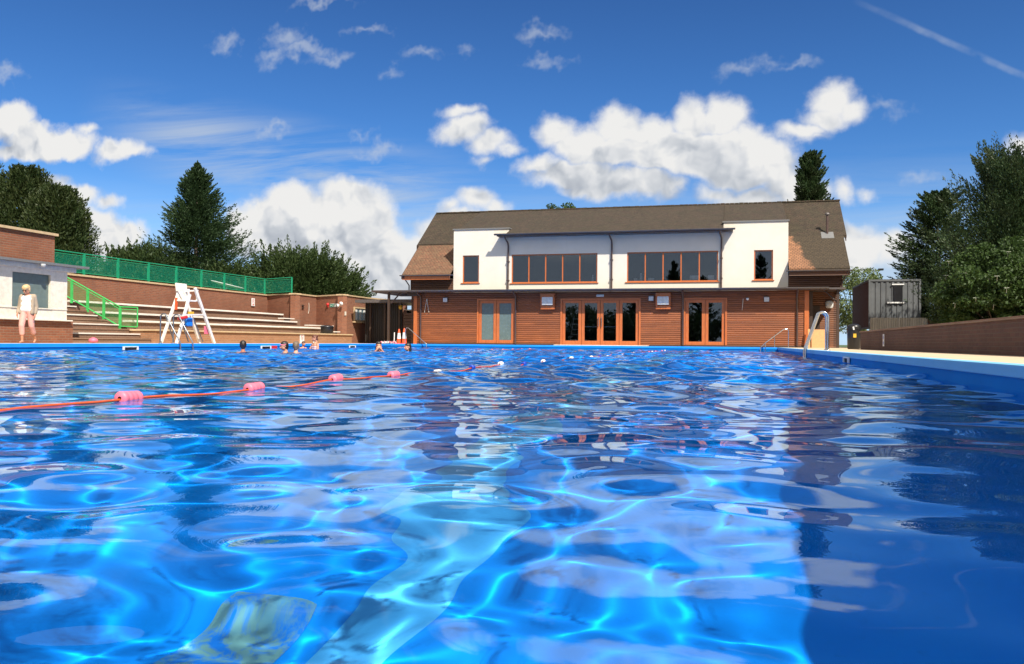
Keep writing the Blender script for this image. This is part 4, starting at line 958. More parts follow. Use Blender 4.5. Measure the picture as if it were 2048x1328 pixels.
conifer((5.4, 62, 0), 13.4, 2.5, .26, 'ragged conifer rising behind the right end of the clubhouse roof', m='leaf_conifer_right', seed=12, ns=620, nl=70, power=.42, z0=.4, kind='conifer_tree', asym=.15)
leafy((-11.8, 60, 0), 10.4, 1.5, 'tip of a tree just showing over the middle of the clubhouse ridge', .16, nc=46, nl=120, seed=31, cr=.42, z0=.78, kind='distant_tree', tr_h=.9)
leafy((8.0, 58, -.05), 5.3, 1.6, 'thin pale green tree in the gap right of the clubhouse', .14, m='leaf_pale', nc=90, nl=120, seed=41, cr=.5, kind='pale_tree')
conifer((10.9, 49.8, 0), 8.2, 3.0, .20, 'dark drooping conifer standing just behind the grey container', m='leaf_conifer_right', seed=14, ns=620, nl=100, power=.40, z0=.08, kind='conifer_tree', up=-.05, droop=.25)
GR = 'tall conifers beyond the right wall'
conifer((12.0, 41.0, 0), 7.7, 3.6, .16, 'tall dense conifer beyond the right wall, left crown of the group', m='leaf_conifer_right', seed=15, ns=1100, nl=130, power=.30, z0=.05, group=GR, kind='conifer_tree', up=.45, lift=.4)
conifer((14.3, 41.6, 0), 7.6, 3.4, .16, 'tall dense conifer beyond the right wall at the frame edge', m='leaf_conifer_right', seed=16, ns=900, nl=120, power=.30, z0=.05, group=GR, kind='conifer_tree', up=.45, lift=.4)
conifer((18.5, 39, 0), 10.5, 4.2, .24, 'tall conifer further right beyond the low wall', m='leaf_conifer_right', seed=17, ns=600, nl=100, power=.35, z0=.05, group=GR, kind='conifer_tree', up=.4)
conifer((17.5, 28, 0), 9.5, 4.0, .22, 'tall conifer beyond the right wall, outside the frame', m='leaf_conifer_right', seed=18, ns=600, nl=90, power=.35, z0=.05, group=GR, kind='conifer_tree', up=.4)
leafy((9.6, 34.2, -.05), 4.0, 2.1, 'large green elder bush with creamy flower heads behind the right wall', .115, nc=230, nl=260, seed=51, kind='elder_bush', cr=.36, z0=.0, blossom=46)
leafy((12.3, 34.6, -.05), 4.9, 2.3, 'second elder bush with creamy flower heads at the right frame edge', .115, nc=230, nl=240, seed=52, kind='elder_bush', cr=.48, z0=.0, blossom=30)
leafy((10.9, 42.6, -.05), 3.4, 1.6, 'dark bush under the conifers right of the container', .13, m='leaf_yew', nc=150, nl=220, seed=53, kind='elder_bush', cr=.45, z0=.0)
leafy((12.5, 26, -.05), 5.2, 2.6, 'broad green bush beyond the right wall outside the frame', .14, nc=150, nl=180, seed=54, kind='elder_bush', cr=.6, z0=.0)
GB = 'trees behind the photographer, mirrored in the windows'
for i, (x, y, h, r, k_) in enumerate(((-13.5, -40, 9.0, 3.2, 0), (-8.2, -41, 12.2, 3.4, 0), (-4.0, -42, 10.0, 3.0, 0), (4.2, -40, 12.8, 3.6, 0), (-22, -40, 5.2, 5.5, 1), (-30, -40, 6.5, 5.0, 1), (-15.5, -37, 4.6, 5, 1), (-6, -37, 4.4, 5, 1), (3, -37, 5.0, 5, 1))):
    lab = ['pointed conifer', 'dark shrub'][k_]+' mirrored in the clubhouse glass, '+['leftmost of four', 'tallest of the left pair', 'second from the right of four', 'rightmost of four', 'second from the left of five', 'leftmost of five', 'lowest but one, middle of five', 'lowest of five', 'rightmost of five'][i]
    if k_: leafy((x, y, 0), h, r, lab, .45, nc=90, nl=60, seed=70+i, cr=1.0, z0=0, group=GB, m='leaf_yew')
    else: conifer((x, y, 0), h, r, .45, lab, seed=70+i, ns=260, nl=36, power=.7, z0=.05, group=GB, kind='conifer_tree')

# ================================================================== FIGURES
def cap_mesh(bm, p0, p1, r0, r1, seg=10):
    p0, p1 = Vector(p0), Vector(p1); tmp = bmesh.new()
    for p, r in ((p0, r0), (p1, r1)): bmesh.ops.create_icosphere(tmp, subdivisions=2, radius=r, matrix=Matrix.Translation(p))
    h = bmesh.ops.convex_hull(tmp, input=tmp.verts[:]); 
    bmesh.ops.delete(tmp, geom=[g for g in h['geom_interior'] if isinstance(g, bmesh.types.BMVert)], context='VERTS')
    me_ = bpy.data.meshes.new('t'); tmp.to_mesh(me_); tmp.free(); bm.from_mesh(me_); bpy.data.meshes.remove(me_)
def sculpt(name, caps, voxel, m, parent=None, smooth=6, flat=None):
    """one continuous surface grown round tapered bones (p0, p1, r0, r1)"""
    bm = bmesh.new()
    for c in caps: cap_mesh(bm, *c)
    me_ = bpy.data.meshes.new(name); bm.to_mesh(me_); bm.free()
    o = bpy.data.objects.new('tmp', me_); COL.objects.link(o)
    md = o.modifiers.new('r', 'REMESH'); md.mode = 'VOXEL'; md.voxel_size = voxel; md.use_smooth_shade = True
    ms = o.modifiers.new('s', 'SMOOTH'); ms.iterations = smooth; ms.factor = .5
    dg = bpy.context.evaluated_depsgraph_get(); me2 = bpy.data.meshes.new_from_object(o.evaluated_get(dg)); bpy.data.objects.remove(o); bpy.data.meshes.remove(me_)
    me2.polygons.foreach_set('use_smooth', np.ones(len(me2.polygons), bool)); me2.materials.clear()
    return add_mesh(name, me2, m, parent)
def rot_pts(caps, rz=0, pitch=0, piv=(0, 0, 0)):
    Rm = Matrix.Rotation(rz, 3, 'Z') @ Matrix.Rotation(pitch, 3, 'X'); pv = Vector(piv)
    return [(Rm@(Vector(a)-pv)+pv, Rm@(Vector(b)-pv)+pv, r, s) for a, b, r, s in caps]
HEAD = [((0, .022, .035), (0, -.005, .03), .088, .085), ((0, -.030, .0), (0, -.042, -.055), .068, .048), ((0, -.052, -.075), (0, -.056, -.085), .030, .026),
        ((-.035, -.02, -.05), (.035, -.02, -.05), .042, .042), ((0, -.098, .018), (0, -.118, -.022), .009, .014), ((-.014, -.102, -.025), (.014, -.102, -.025), .011, .011),
        ((-.030, -.080, .035), (.030, -.080, .035), .017, .017), ((-.036, -.072, -.018), (-.030, -.075, -.03), .022, .020), ((.036, -.072, -.018), (.030, -.075, -.03), .022, .020),
        ((-.083, .012, .015), (-.085, .014, -.022), .015, .012), ((.083, .012, .015), (.085, .014, -.022), .015, .012),
        ((-.018, -.094, -.050), (.018, -.094, -.050), .0095, .0095), ((-.015, -.092, -.060), (.015, -.092, -.060), .0095, .0095),
        ((0, .02, -.06), (0, .035, -.17), .050, .054)]
def face_bits(par, rz, pitch):
    for s_ in (-1, 1):
        o = sculpt('eye', rot_pts([((s_*.031, -.088, .012), (s_*.034, -.088, .012), .0105, .0095)], rz, pitch), .004, M['eye_dark'], par, 1)
    sculpt('lips', rot_pts([((-.019, -.101, -.051), (.019, -.101, -.051), .0065, .0065), ((-.014, -.100, -.059), (.014, -.100, -.059), .007, .007)], rz, pitch), .004, M['lips'], par, 1)
TORSO = [((-.155, .035, -.235), (.155, .035, -.235), .058, .058), ((0, .03, -.20), (0, .03, -.27), .075, .095), ((-.07, .03, -.29), (.07, .03, -.29), .10, .10), ((-.06, .03, -.40), (.06, .03, -.40), .10, .10), ((0, .03, -.55), (0, .03, -.60), .12, .12)]
ARMS = [((-.175, .035, -.245), (-.26, -.02, -.47), .048, .040), ((-.26, -.02, -.47), (-.20, -.20, -.56), .038, .028), ((.175, .035, -.245), (.26, -.02, -.47), .048, .040), ((.26, -.02, -.47), (.20, -.20, -.56), .038, .028)]
def hand(w_, d, up_, side, r=.0085):
    """palm and five bent fingers from wrist w_, pointing along d, back of the hand along up_"""
    w_, d, up_ = Vector(w_), Vector(d).normalized(), Vector(up_).normalized(); s_ = d.cross(up_)*side; c = [(w_, w_+d*.07, .024, .022)]
    for k, (o, l) in enumerate(((-.028, .062), (-.010, .072), (.009, .068), (.027, .052))):
        a = w_+d*.07+s_*o; m1 = a+d*l*.55-up_*.006; e = m1+d*l*.42-up_*.022; c += [(w_+d*.02+s_*o*.8, a, .015, .011), (a, m1, r+.001, r), (m1, e, r, r-.0015)]
    t0 = w_+d*.02-s_*.026; c += [(t0, t0+d*.03-s_*.022, .012, .010), (t0+d*.03-s_*.022, t0+d*.055-s_*.026-up_*.012, .009, .008)]
    return c
def swimmer(loc, rz, head_rz, pitch, hair, hairm, skin, label, zoff=0, arms=None, suit=None, extra=None, face=True, sc=1.0, group='swimmers in the pool'):
    t = thing('person', label, 'person', loc, rz, group); t.scale = (sc, sc, sc)
    caps = rot_pts(HEAD, head_rz, pitch)+TORSO+(arms if arms is not None else ARMS)
    body = sculpt('body', caps, .0085, M[skin], t, 4)
    if face: face_bits(t, head_rz, pitch)
    sculpt('hair', rot_pts(hair, head_rz, pitch), .009, M[hairm], t, 3)
    if suit: sculpt('swimsuit', suit[0], .010, M[suit[1]], t, 3)
    if extra: extra(t, head_rz, pitch)
    return t
H_SHORT = [((0, .035, .055), (0, .0, .062), .093, .088), ((0, .055, .02), (0, .06, -.06), .080, .055), ((-.055, .03, .02), (-.06, .03, -.03), .045, .03), ((.055, .03, .02), (.06, .03, -.03), .045, .03)]
H_LONG = H_SHORT+[((0, .07, -.03), (0, .09, -.20), .065, .045), ((-.06, .045, -.02), (-.085, .045, -.22), .036, .022), ((.06, .045, -.02), (.085, .045, -.22), .036, .022)]
H_BUN = [((0, .035, .05), (0, .0, .058), .092, .088), ((0, .055, .02), (0, .055, -.03), .078, .055), ((0, .11, .07), (0, .13, .05), .045, .035)]
SUIT = [((-.07, .03, -.33), (.07, .03, -.33), .106, .106), ((-.06, .03, -.40), (.06, .03, -.40), .107, .107), ((0, .03, -.55), (0, .03, -.6), .125, .125), ((-.09, -.03, -.22), (-.09, -.04, -.30), .016, .018), ((.09, -.03, -.22), (.09, -.04, -.30), .016, .018)]
def toward(x, y, off=0):      # turns a figure's front (-Y) towards the origin, then by off degrees
    return math.atan2(-y, -x)+math.pi/2+R(off)
swimmer((-13.2, 20.8, -.01), toward(-13.2, 20.8, 180), 0, R(4), H_SHORT, 'hair_black', 'skin_tan', 'swimmer with short wet black hair seen from behind, leftmost in the pool', face=False)
def goggles(t, rz, pitch):
    sculpt('swimming_goggles', rot_pts([((-.045, -.088, .05), (.045, -.088, .05), .018, .018), ((.045, -.085, .05), (.092, .02, .055), .013, .012), ((-.045, -.085, .05), (-.092, .02, .055), .013, .012), ((-.092, .02, .055), (0, .125, .05), .012, .012), ((.092, .02, .055), (0, .125, .05), .012, .012)], rz, pitch), .006, M['swim_pink'], t, 2)
swimmer((-11.98, 20.9, -.025), toward(-12, 20.9, -75), 0, R(8), H_SHORT, 'hair_black', 'skin', 'swimmer with pink goggles on the forehead facing left', extra=goggles)
swimmer((-11.72, 21.1, -.02), toward(-11.7, 21.1, 170), 0, 0, H_SHORT, 'hair_grey', 'skin_pale', 'swimmer with wet light brown hair seen from behind beside the pink goggles', face=False)
A_HOLD = [((-.175, .035, -.245), (-.24, -.06, -.46), .048, .040), ((-.24, -.06, -.46), (-.04, -.26, -.50), .038, .028), ((.175, .035, -.245), (.25, -.02, -.47), .048, .040), ((.25, -.02, -.47), (.08, -.24, -.52), .038, .028)]
swimmer((-16.55, 31.3, .22), toward(-16.6, 31.3, -55), R(-12), R(14), H_BUN+[((0, .08, 0), (.03, .10, -.08), .05, .03)], 'hair_auburn', 'skin', 'woman with tied auburn hair standing chest deep and holding a small child', arms=A_HOLD, suit=(SUIT, 'swim_white'), sc=1.05)
swimmer((-16.88, 31.0, -.0), toward(-16.9, 31.0, 35), 0, R(10), [(a, b, r*.98, s_*.98) for a, b, r, s_ in H_SHORT], 'hair_brown', 'skin', 'small child with brown hair held in front of the auburn haired woman', sc=.78, suit=(SUIT, 'swim_pink'))
A_FACE = [((-.165, .03, -.245), (-.21, -.13, -.30), .046, .038), ((-.21, -.13, -.30), (-.065, -.155, -.12), .037, .026), ((.165, .03, -.245), (.20, -.12, -.31), .046, .038), ((.20, -.12, -.31), (.07, -.155, -.11), .037, .026)]
A_FACE += hand((-.065, -.155, -.12), (.45, .05, .85), (-.3, -1, .1), 1)+hand((.07, -.155, -.11), (-.5, .05, .8), (.3, -1, .1), -1)
swimmer((-10.97, 25.06, -.005), toward(-10.97, 25.06, 5), 0, R(4), H_LONG, 'hair_black', 'skin', 'girl with long dark hair rubbing her face with both hands', arms=A_FACE, suit=([((-.07, .03, -.36), (.07, .03, -.36), .106, .106)], 'swim_navy'))
swimmer((-9.87, 24.8, -.05), toward(-9.87, 24.8, -60), 0, R(2), H_LONG, 'hair_black', 'skin', 'swimmer with long wet black hair facing left, rightmost in the pool', sc=1.0)

# woman walking along the left side of the pool
wm = thing('person', 'blonde woman in beige cardigan, white top and pink cropped trousers walking past the kiosk', 'person', (-18.55, 18.75, 0), toward(-18.55, 18.75, -22)); wm.scale = (.965, .965, .965)
hd = [(Vector(a)+Vector((0, 0, 1.52)), Vector(b)+Vector((0, 0, 1.52)), r, s_) for a, b, r, s_ in rot_pts(HEAD, R(-10), R(22), (0, .03, -.12))]
legs = [((-.085, .0, .90), (-.10, -.10, .49), .085, .055), ((-.10, -.10, .49), (-.095, -.06, .09), .052, .034), ((-.095, -.04, .055), (-.10, -.19, .030), .034, .024), ((-.095, -.02, .05), (-.095, .0, .035), .034, .03),
        ((.085, .0, .90), (.10, .05, .49), .085, .055), ((.10, .05, .49), (.11, .28, .13), .052, .034), ((.11, .30, .11), (.115, .20, .03), .030, .024)]
bodyc = hd+[((0, .03, 1.40), (0, .02, 1.30), .06, .085), ((-.155, .03, 1.32), (.155, .03, 1.32), .055, .055), ((-.07, .02, 1.24), (.07, .02, 1.24), .10, .10), ((-.06, .0, 1.05), (.06, .0, 1.05), .095, .095), ((-.08, .02, .93), (.08, .02, .93), .11, .11)]+legs
armc = [((-.175, .03, 1.30), (-.215, .04, 1.04), .046, .038), ((-.215, .04, 1.04), (-.205, -.13, .84), .037, .026), ((.175, .03, 1.30), (.22, .06, 1.04), .046, .038), ((.22, .06, 1.04), (.215, -.02, .80), .037, .026)]
bodyc += armc+hand((-.205, -.13, .84), (.05, -.35, -.95), (-1, 0, 0), 1)+hand((.215, -.02, .80), (0, -.25, -.95), (1, 0, 0), -1)
sculpt('body', bodyc, .009, M['skin'], wm, 3)
hp = lambda caps: [(Vector(a)+Vector((0, 0, 1.52)), Vector(b)+Vector((0, 0, 1.52)), r, s_) for a, b, r, s_ in rot_pts(caps, R(-10), R(22), (0, .03, -.12))]
sculpt('hair', hp([((0, .035, .06), (0, -.02, .075), .100, .092), ((0, .06, .02), (0, .06, -.07), .085, .05), ((-.065, .02, .02), (-.07, .02, -.04), .045, .028), ((.065, .02, .02), (.07, .02, -.04), .045, .028), ((-.04, -.07, .085), (.05, -.06, .085), .03, .03)]), .010, M['hair_blonde'], wm, 3)
sculpt('top', [((-.07, .005, 1.25), (.07, .005, 1.25), .108, .108), ((-.06, -.015, 1.10), (.06, -.015, 1.10), .108, .108), ((-.08, .0, .97), (.08, .0, .97), .122, .122), ((-.08, -.02, 1.34), (-.07, -.04, 1.28), .03, .04), ((.08, -.02, 1.34), (.07, -.04, 1.28), .03, .04)], .011, M['cloth_white'], wm, 4)
sculpt('trousers', [((-.08, .02, .93), (.08, .02, .93), .122, .122), ((-.088, .0, .88), (-.10, -.10, .49), .100, .078), ((-.10, -.10, .49), (-.096, -.075, .27), .076, .068), ((.088, .0, .88), (.10, .05, .49), .100, .078), ((.10, .05, .49), (.105, .17, .30), .076, .068)], .011, M['cloth_pink'], wm, 5)
sculpt('cardigan', [((-.165, .045, 1.335), (.165, .045, 1.335), .062, .062), ((-.10, .06, 1.22), (.10, .06, 1.22), .115, .115), ((-.10, .06, 1.05), (.10, .06, 1.05), .115, .115), ((-.11, .06, .92), (.11, .06, .92), .125, .125),
        ((-.145, -.02, 1.30), (-.15, -.05, .86), .055, .06), ((.145, -.02, 1.30), (.15, -.05, .86), .055, .06),
        ((-.175, .03, 1.30), (-.218, .04, 1.04), .062, .056), ((-.218, .04, 1.04), (-.208, -.10, .88), .055, .046), ((.175, .03, 1.30), (.222, .06, 1.04), .062, .056), ((.222, .06, 1.04), (.217, .0, .85), .055, .046)], .012, M['cloth_beige'], wm, 5)
sculpt('sunglasses', hp([((-.045, -.092, .012), (-.020, -.098, .012), .017, .017), ((.020, -.098, .012), (.045, -.092, .012), .017, .017), ((-.02, -.1, .018), (.02, -.1, .018), .006, .006)]), .006, M['eye_dark'], wm, 2)

# ================================================================== POOLSIDE THINGS
# lane rope: floats threaded on an orange line
RX = -3.38
def rope_x(y): return RX+.012*(y-6)+.03*math.sin(y*.5)
def rope_z(y): return .6*wz(rope_x(y), y)+.2*wz(rope_x(y), y-.25)+.2*wz(rope_x(y), y+.25)+.003+.004*math.sin(y*1.9)
b = MB(); pts = []
yy = -4.9
while yy < YF-.05:
    pts.append((rope_x(yy), yy, rope_z(yy))); yy += .16
b.tube(pts, .0075, 8); rope = tag(b.build('lane_rope', M['rope_orange']), 'orange lane rope with pink, white and blue floats stretching the length of the pool', 'lane rope')
def float_mesh(r, L):
    f = MB(); n = 4; prof = [(.012, -L/2)]
    for i in range(n):
        a = -L/2+L*i/n; e = L/n; prof += [(r*.86, a+.02*e), (r, a+.25*e), (r, a+.75*e), (r*.86, a+.98*e)]
    prof += [(.012, L/2)]
    vs = []; N = 18
    for rr, z in prof:
        for j in range(N): th = 2*math.pi*j/N; vs.append((rr*math.cos(th), z, rr*math.sin(th)))
    k = len(prof); f.raw(vs, [(i*N+j, i*N+(j+1) % N, (i+1)*N+(j+1) % N, (i+1)*N+j) for i in range(k-1) for j in range(N)], True); return f
fl = {}
ys_f = [4.15+1.32*i for i in range(-3, 28)]
for i, y in enumerate(ys_f):
    kk = 'float_pink' if y < 9 else ('float_white' if i % 2 else 'float_blue')
    if y > 30: kk = 'float_pink' if i % 2 else 'float_white'
    r, L = (.042, .17) if kk == 'float_pink' and y < 9 else (.036, .12)
    z = rope_z(y)+.004
    if (kk, L) not in fl:
        o = float_mesh(r, L).build('float', M[kk], rope); fl[(kk, L)] = o
    else:
        o = fl[(kk, L)].copy(); COL.objects.link(o); o.parent = rope
    o.location = (rope_x(y), y, z); o.rotation_euler = (R(random.uniform(-3, 3)), 0, R(random.uniform(-4, 4)))
# further ropes are only strings of small floats near the far end
far = tag(MB().tube([(-9.6, 33, WZ+.02), (-9.6, 37, WZ+.015), (-9.6, YF, WZ+.02)], .012, 6).build('lane_rope', M['rope_orange']), 'short far lane rope with small pink floats in front of the frosted doors', 'lane rope')
for y in (33.6, 35.3, 37.0, 38.8, 40.4):
    o = fl[('float_pink', .17)].copy(); COL.objects.link(o); o.parent = far; o.location = (-9.6, y, WZ+.02); o.scale = (.8, .8, .8)

# pool ladders: two grab rails that rise from the deck, arch over and go down into the water
def grab_ladder(nm, label, x_deck, x_pool, y, dy, top, r, mt, depth=-.75, arch=.13, group=None):
    s_ = 1 if x_deck > x_pool else -1; t = thing(nm, label, 'ladder', (0, 0, 0), 0, group)
    for k in (0, 1):
        yy = y+k*dy; pts = [(x_deck, yy, .0), (x_deck, yy, top-arch)]
        for i in range(1, 9):
            a = i/9*math.pi*.80; pts.append((x_deck-s_*arch*(1-math.cos(a)), yy, top-arch+arch*math.sin(a)))
        px_, _, pz_ = pts[-1]; pts += [(x_pool+s_*.02, yy, .06), (x_pool, yy, -.06), (x_pool, yy, depth)]
        MB().tube(pts, r, 14).build('grab_rail', M[mt], t)
        MB().lathe([(r+.03, .004), (r+.03, .012), (r+.004, .03)], (x_deck, yy, 0), 14).build('base_flange', M[mt], t)
    for i in range(3): MB().box(x_pool-.03, x_pool+.03, y, y+dy, -.26-.24*i, -.235-.24*i).build('rung', M[mt], t)
    return t
grab_ladder('pool_ladder', 'big polished steel pool ladder rails arching over the right pool edge', 2.55, 1.98, 23.9, .50, 1.03, .030, 'steel', arch=.14)
grab_ladder('pool_ladder', 'dull grey pool ladder at the left edge beside the white lifeguard chair', -18.15, -17.38, 23.75, .66, .98, .022, 'grey_steel', arch=.12)
def handrail(label, pts, posts, mt='steel', r=.021):
    t = thing('handrail', label, 'handrail', (0, 0, 0)); MB().tube(pts, r, 10).build('rail', M[mt], t)
    for p in posts: MB().tube(p, r, 10).build('post', M[mt], t)
handrail('steel handrail sloping into the pool at its far right corner', [(2.68, 41.66, .0), (2.68, 41.66, .78), (2.66, 41.65, .85), (2.58, 41.63, .88), (2.45, 41.6, .86), (1.62, 41.35, .22), (1.4, 41.28, -.02), (1.38, 41.28, -.5)], [[(2.05, 41.62, .0), (2.05, 41.62, .56)], [(1.6, 41.35, -.4), (1.62, 41.35, .22)]])
handrail('thin pale handrail sloping into the pool beside the two cones', [(-16.75, 41.75, .0), (-16.74, 41.75, .80), (-16.68, 41.74, .86), (-16.55, 41.7, .85), (-15.5, 41.32, .10), (-15.38, 41.3, -.02), (-15.38, 41.3, -.5)], [], r=.018)

# lifeguard chair
lc = thing('lifeguard_chair', 'tall white wooden lifeguard chair with ladder, standing by the left pool edge', 'chair', (-18.3, 24.0, 0))
# local: y runs along the pool, the ladder is on the +y side
def beam(p0, p1, w_, d_, name, m='ladder_paint', par=None):
    p0, p1 = Vector(p0), Vector(p1); dz_ = (p1-p0).normalized(); a = Vector((1, 0, 0)); a = (a-dz_*a.dot(dz_)).normalized(); c = dz_.cross(a); vs = []
    for p in (p0, p1):
        for s_, t_ in ((-1, -1), (1, -1), (1, 1), (-1, 1)): vs.append(p+a*w_*s_/2+c*d_*t_/2)
    return MB().raw(vs, [(0, 3, 2, 1), (4, 5, 6, 7), (0, 1, 5, 4), (1, 2, 6, 5), (2, 3, 7, 6), (3, 0, 4, 7)]).build(name, M[m], par or lc)
xa, xb = .30, -.30      # pool side and far side
for x in (xb, xa):
    beam((x, 2.52, 0), (x*.84, 1.42, 1.93), .065, .11, 'ladder_stile')
    beam((x, .38, 0), (x*.80, 1.16, 1.70), .06, .09, 'leg')
def lad(f): return (2.52-1.10*f, 1.93*f)
for i in range(7):
    y_, z_ = lad(.13+.125*i); sx_ = 1-.16*(.13+.125*i); beam((xb*sx_, y_, z_), (xa*sx_, y_, z_), .05, .055, 'rung')
MB().box(-.25, .25, 1.02, 1.50, 1.46, 1.51, bev=.006).build('seat', M['ladder_paint'], lc)
b = MB(); b.prism([(-.26, 1.52), (-.21, 1.52), (-.29, 2.10), (-.34, 2.10)], 'y', 1.13, 1.70); b.build('backrest', M['ladder_paint'], lc)
for y_ in (1.12, 1.60):
    beam((-.26, y_, 1.84), (.24, y_, 1.86), .05, .06, 'armrest'); beam((.20, y_, 1.48), (.22, y_, 1.84), .04, .05, 'arm_support')
for x in (xb, xa):
    beam((x*.92, .82, .98), (x*.92, 1.96, 1.02), .035, .05, 'brace', 'ladder_paint')
    beam((x*.9, .55, .95), (x*.98, 1.05, .06), .025, .03, 'brace', 'grey_steel'); beam((x*.9, 1.35, .85), (x*.98, 1.85, .06), .025, .03, 'brace', 'grey_steel')
for (px_, py_, pz_, m_, lab, nm, cat, ax) in ((.30, .70, .84, 'red_plastic', 'red rescue float hanging on the lifeguard chair', 'rescue_float', 'rescue float', 'y'),
        (.10, 1.30, .80, 'blue_plastic', 'blue bag hanging under the lifeguard seat', 'blue_bag', 'bag', 'z'),
        (.20, 2.20, .50, 'pink_plastic', 'pink towel hanging on the lifeguard chair ladder', 'pink_towel', 'towel', 'z'),
        (.10, 1.42, 1.06, 'yellow_plastic', 'small yellow box on the brace of the lifeguard chair', 'yellow_box', 'box', 'z'),
        (-.20, 1.02, 1.44, 'orange_plastic', 'orange strap hanging beside the lifeguard seat', 'orange_strap', 'strap', 'z')):
    b = MB()
    if nm == 'rescue_float': b.tube([(0, -.26, -.02), (0, -.2, 0), (0, .2, .06), (0, .26, .07)], [.02, .06, .06, .02], 12)
    elif nm == 'blue_bag': b.box(-.06, .06, -.17, .17, -.20, .10, bev=.04); b.tube([(0, -.1, .08), (0, -.08, .2), (0, .08, .2), (0, .1, .08)], .01, 6)
    elif nm == 'pink_towel': b.box(-.015, .015, -.13, .13, -.16, .12, bev=.006); b.box(-.035, -.02, -.12, .12, -.10, .12, bev=.005)
    elif nm == 'yellow_box': b.box(-.06, .06, -.10, .10, -.05, .05, bev=.01)
    else: b.box(-.02, .02, -.05, .05, -.28, .14, bev=.01)
    o = b.build(nm, M[m_]); o.location = (-18.3+px_, 24.0+py_, pz_); tag(o, lab, cat)
# traffic cones
def cone(x, y, z, h, label):
    t = thing('traffic_cone', label, 'cone', (x, y, z), 0, 'traffic cones beside the passage'); k = h/.8
    MB().box(-.17*k, .17*k, -.17*k, .17*k, 0, .03, bev=.012).build('base', M['orange_plastic'], t)
    r = lambda u: (.135-.105*u)*k
    for a, c, m_ in ((.03, .27, 'orange_plastic'), (.27, .58, 'white_plastic'), (.58, .80, 'orange_plastic')):
        MB().lathe([(r(a), a*k), (r(c), c*k)] if c < .8 else [(r(a), a*k), (r(.98)*1.0, .78*k), (.022*k, .80*k)], (0, 0, 0), 18).build('sleeve' if m_[0] == 'w' else 'cone_body', M[m_], t)
cone(-17.25, 42.1, 0, .80, 'orange and white traffic cone on the deck, left one of two'); cone(-16.85, 41.85, 0, .84, 'orange and white traffic cone beside the thin pale handrail, right one of two')
tag(MB().tube([(-17.62, 42.3, 0), (-17.60, 42.3, .62)], .028, 8).build('white_post', M['white_plastic']), 'short white post left of the traffic cones', 'post')
b = MB()
for i in range(26):
    x, y = -17.75+random.uniform(-.42, .42), 42.05+random.uniform(-.12, .15); b.tube([(x, y, .03+random.uniform(0, .05)), (x+random.uniform(-.2, .2), y+.05, .05+random.uniform(0, .1)), (x+random.uniform(-.25, .25), y, .03)], .02, 6)
tag(b.build('rope_heap', M['float_white']), 'heap of white lane rope floats lying on the deck by the cones', 'rope')
b = MB()
for i in range(16):
    x, y = -17.8+random.uniform(-.4, .4), 41.95+random.uniform(-.08, .15); b.tube([(x, y, .06), (x+random.uniform(-.1, .1), y, .08+random.uniform(0, .06))], .028, 8)
tag(b.build('float_heap', M['float_pink']), 'pink and red lane floats lying among the white heap', 'floats')
# bins
bn = thing('litter_bin', 'tall dark litter bin with hooded top at the end of the right wall', 'bin', (4.36, 32.6, 0))
MB().lathe([(.20, .0), (.225, .04), (.235, .70)], (0, 0, 0), 20).build('body', M['black_plastic'], bn); MB().lathe([(.245, .70), (.245, .74), (.235, .78), (.235, .84), (.15, .90), (.05, .915)], (0, 0, 0), 20).build('hood', M['black_plastic'], bn)
MB().box(-.13, .13, -.250, -.20, .73, .82, bev=.01).build('slot', M['dark_void'], bn); MB().box(-.05, .05, -.246, -.236, .42, .56).build('emblem', M['yellow_plastic'], bn)
MB().prism([(-.02, .0), (.03, .02), (.05, -.1), (0, -.1)], 'y', -.255, -.25).build('litter', M['white_plastic'], bn, (-.06, 0, .8))
bn = thing('black_tub', 'round black tub with a lid standing on the low wall in front of the benches', 'bin', (-20.75, 40.6, .505))
MB().lathe([(.30, 0), (.34, .05), (.33, .33)], (0, 0, 0), 22).build('body', M['black_plastic'], bn); MB().lathe([(.36, .33), (.37, .37), (.30, .43), (.10, .45)], (0, 0, 0), 22).build('lid', M['black_plastic'], bn)
# pool fittings: skimmer mouths and the like
def skimmer(x, y, dirx, L, label, z=-.135):
    t = thing('skimmer', label, 'skimmer', (x, y, z), 0, 'white skimmer mouths in the pool wall')
    s_ = dirx; b = MB()
    for a, c, e, f in ((-L, L, .03, .055), (-L, -L+.06, -.055, .03), (L-.06, L, -.055, .03)): b.box(min(0, s_*.035), max(0, s_*.035), a, c, e, f)
    b.build('frame', M['white_plastic'], t); MB().box(min(0, s_*.012), max(0, s_*.012), -L+.06, L-.06, -.055, .03).build('opening', M['dark_void'], t)
skimmer(XL+.026, 21.5, 1, .33, 'white skimmer mouth in the left pool wall, nearest the kiosk'); skimmer(XL+.026, 29.1, 1, .36, 'white skimmer mouth in the left pool wall beside a dark red block'); skimmer(XL+.026, 36.8, 1, .34, 'white skimmer mouth in the left pool wall, nearest the cones')
skimmer(XR-.021, 17.2, -1, .35, 'pale skimmer mouth in the shaded right pool wall')
tag(MB().box(XL+.026, XL+.06, 29.52, 29.90, -.20, -.08, bev=.008).build('depth_marker', M['red_plastic']), 'dark red block on the left pool wall beside the middle skimmer', 'marker')
tag(MB().lathe([(.03, 0), (.12, .02), (.15, .07), (.12, .13), (.05, .17), (.02, .18)], (-19.85, 22.7, .003), 14).build('beach_bag', M['pink_plastic']), 'small pink and white bag on the deck below the stairs', 'bag')
b = MB(); b.lathe([(.02, 0), (.55, .03), (.95, .10), (1.0, .14), (.93, .15), (.5, .09), (.02, .06)], (0, 0, 0), 24, .5)
o = b.build('upturned_dish', M['white_plastic']); o.location = (-27.4, 41.5, 3.12); o.rotation_euler = (R(8), R(10), R(60))
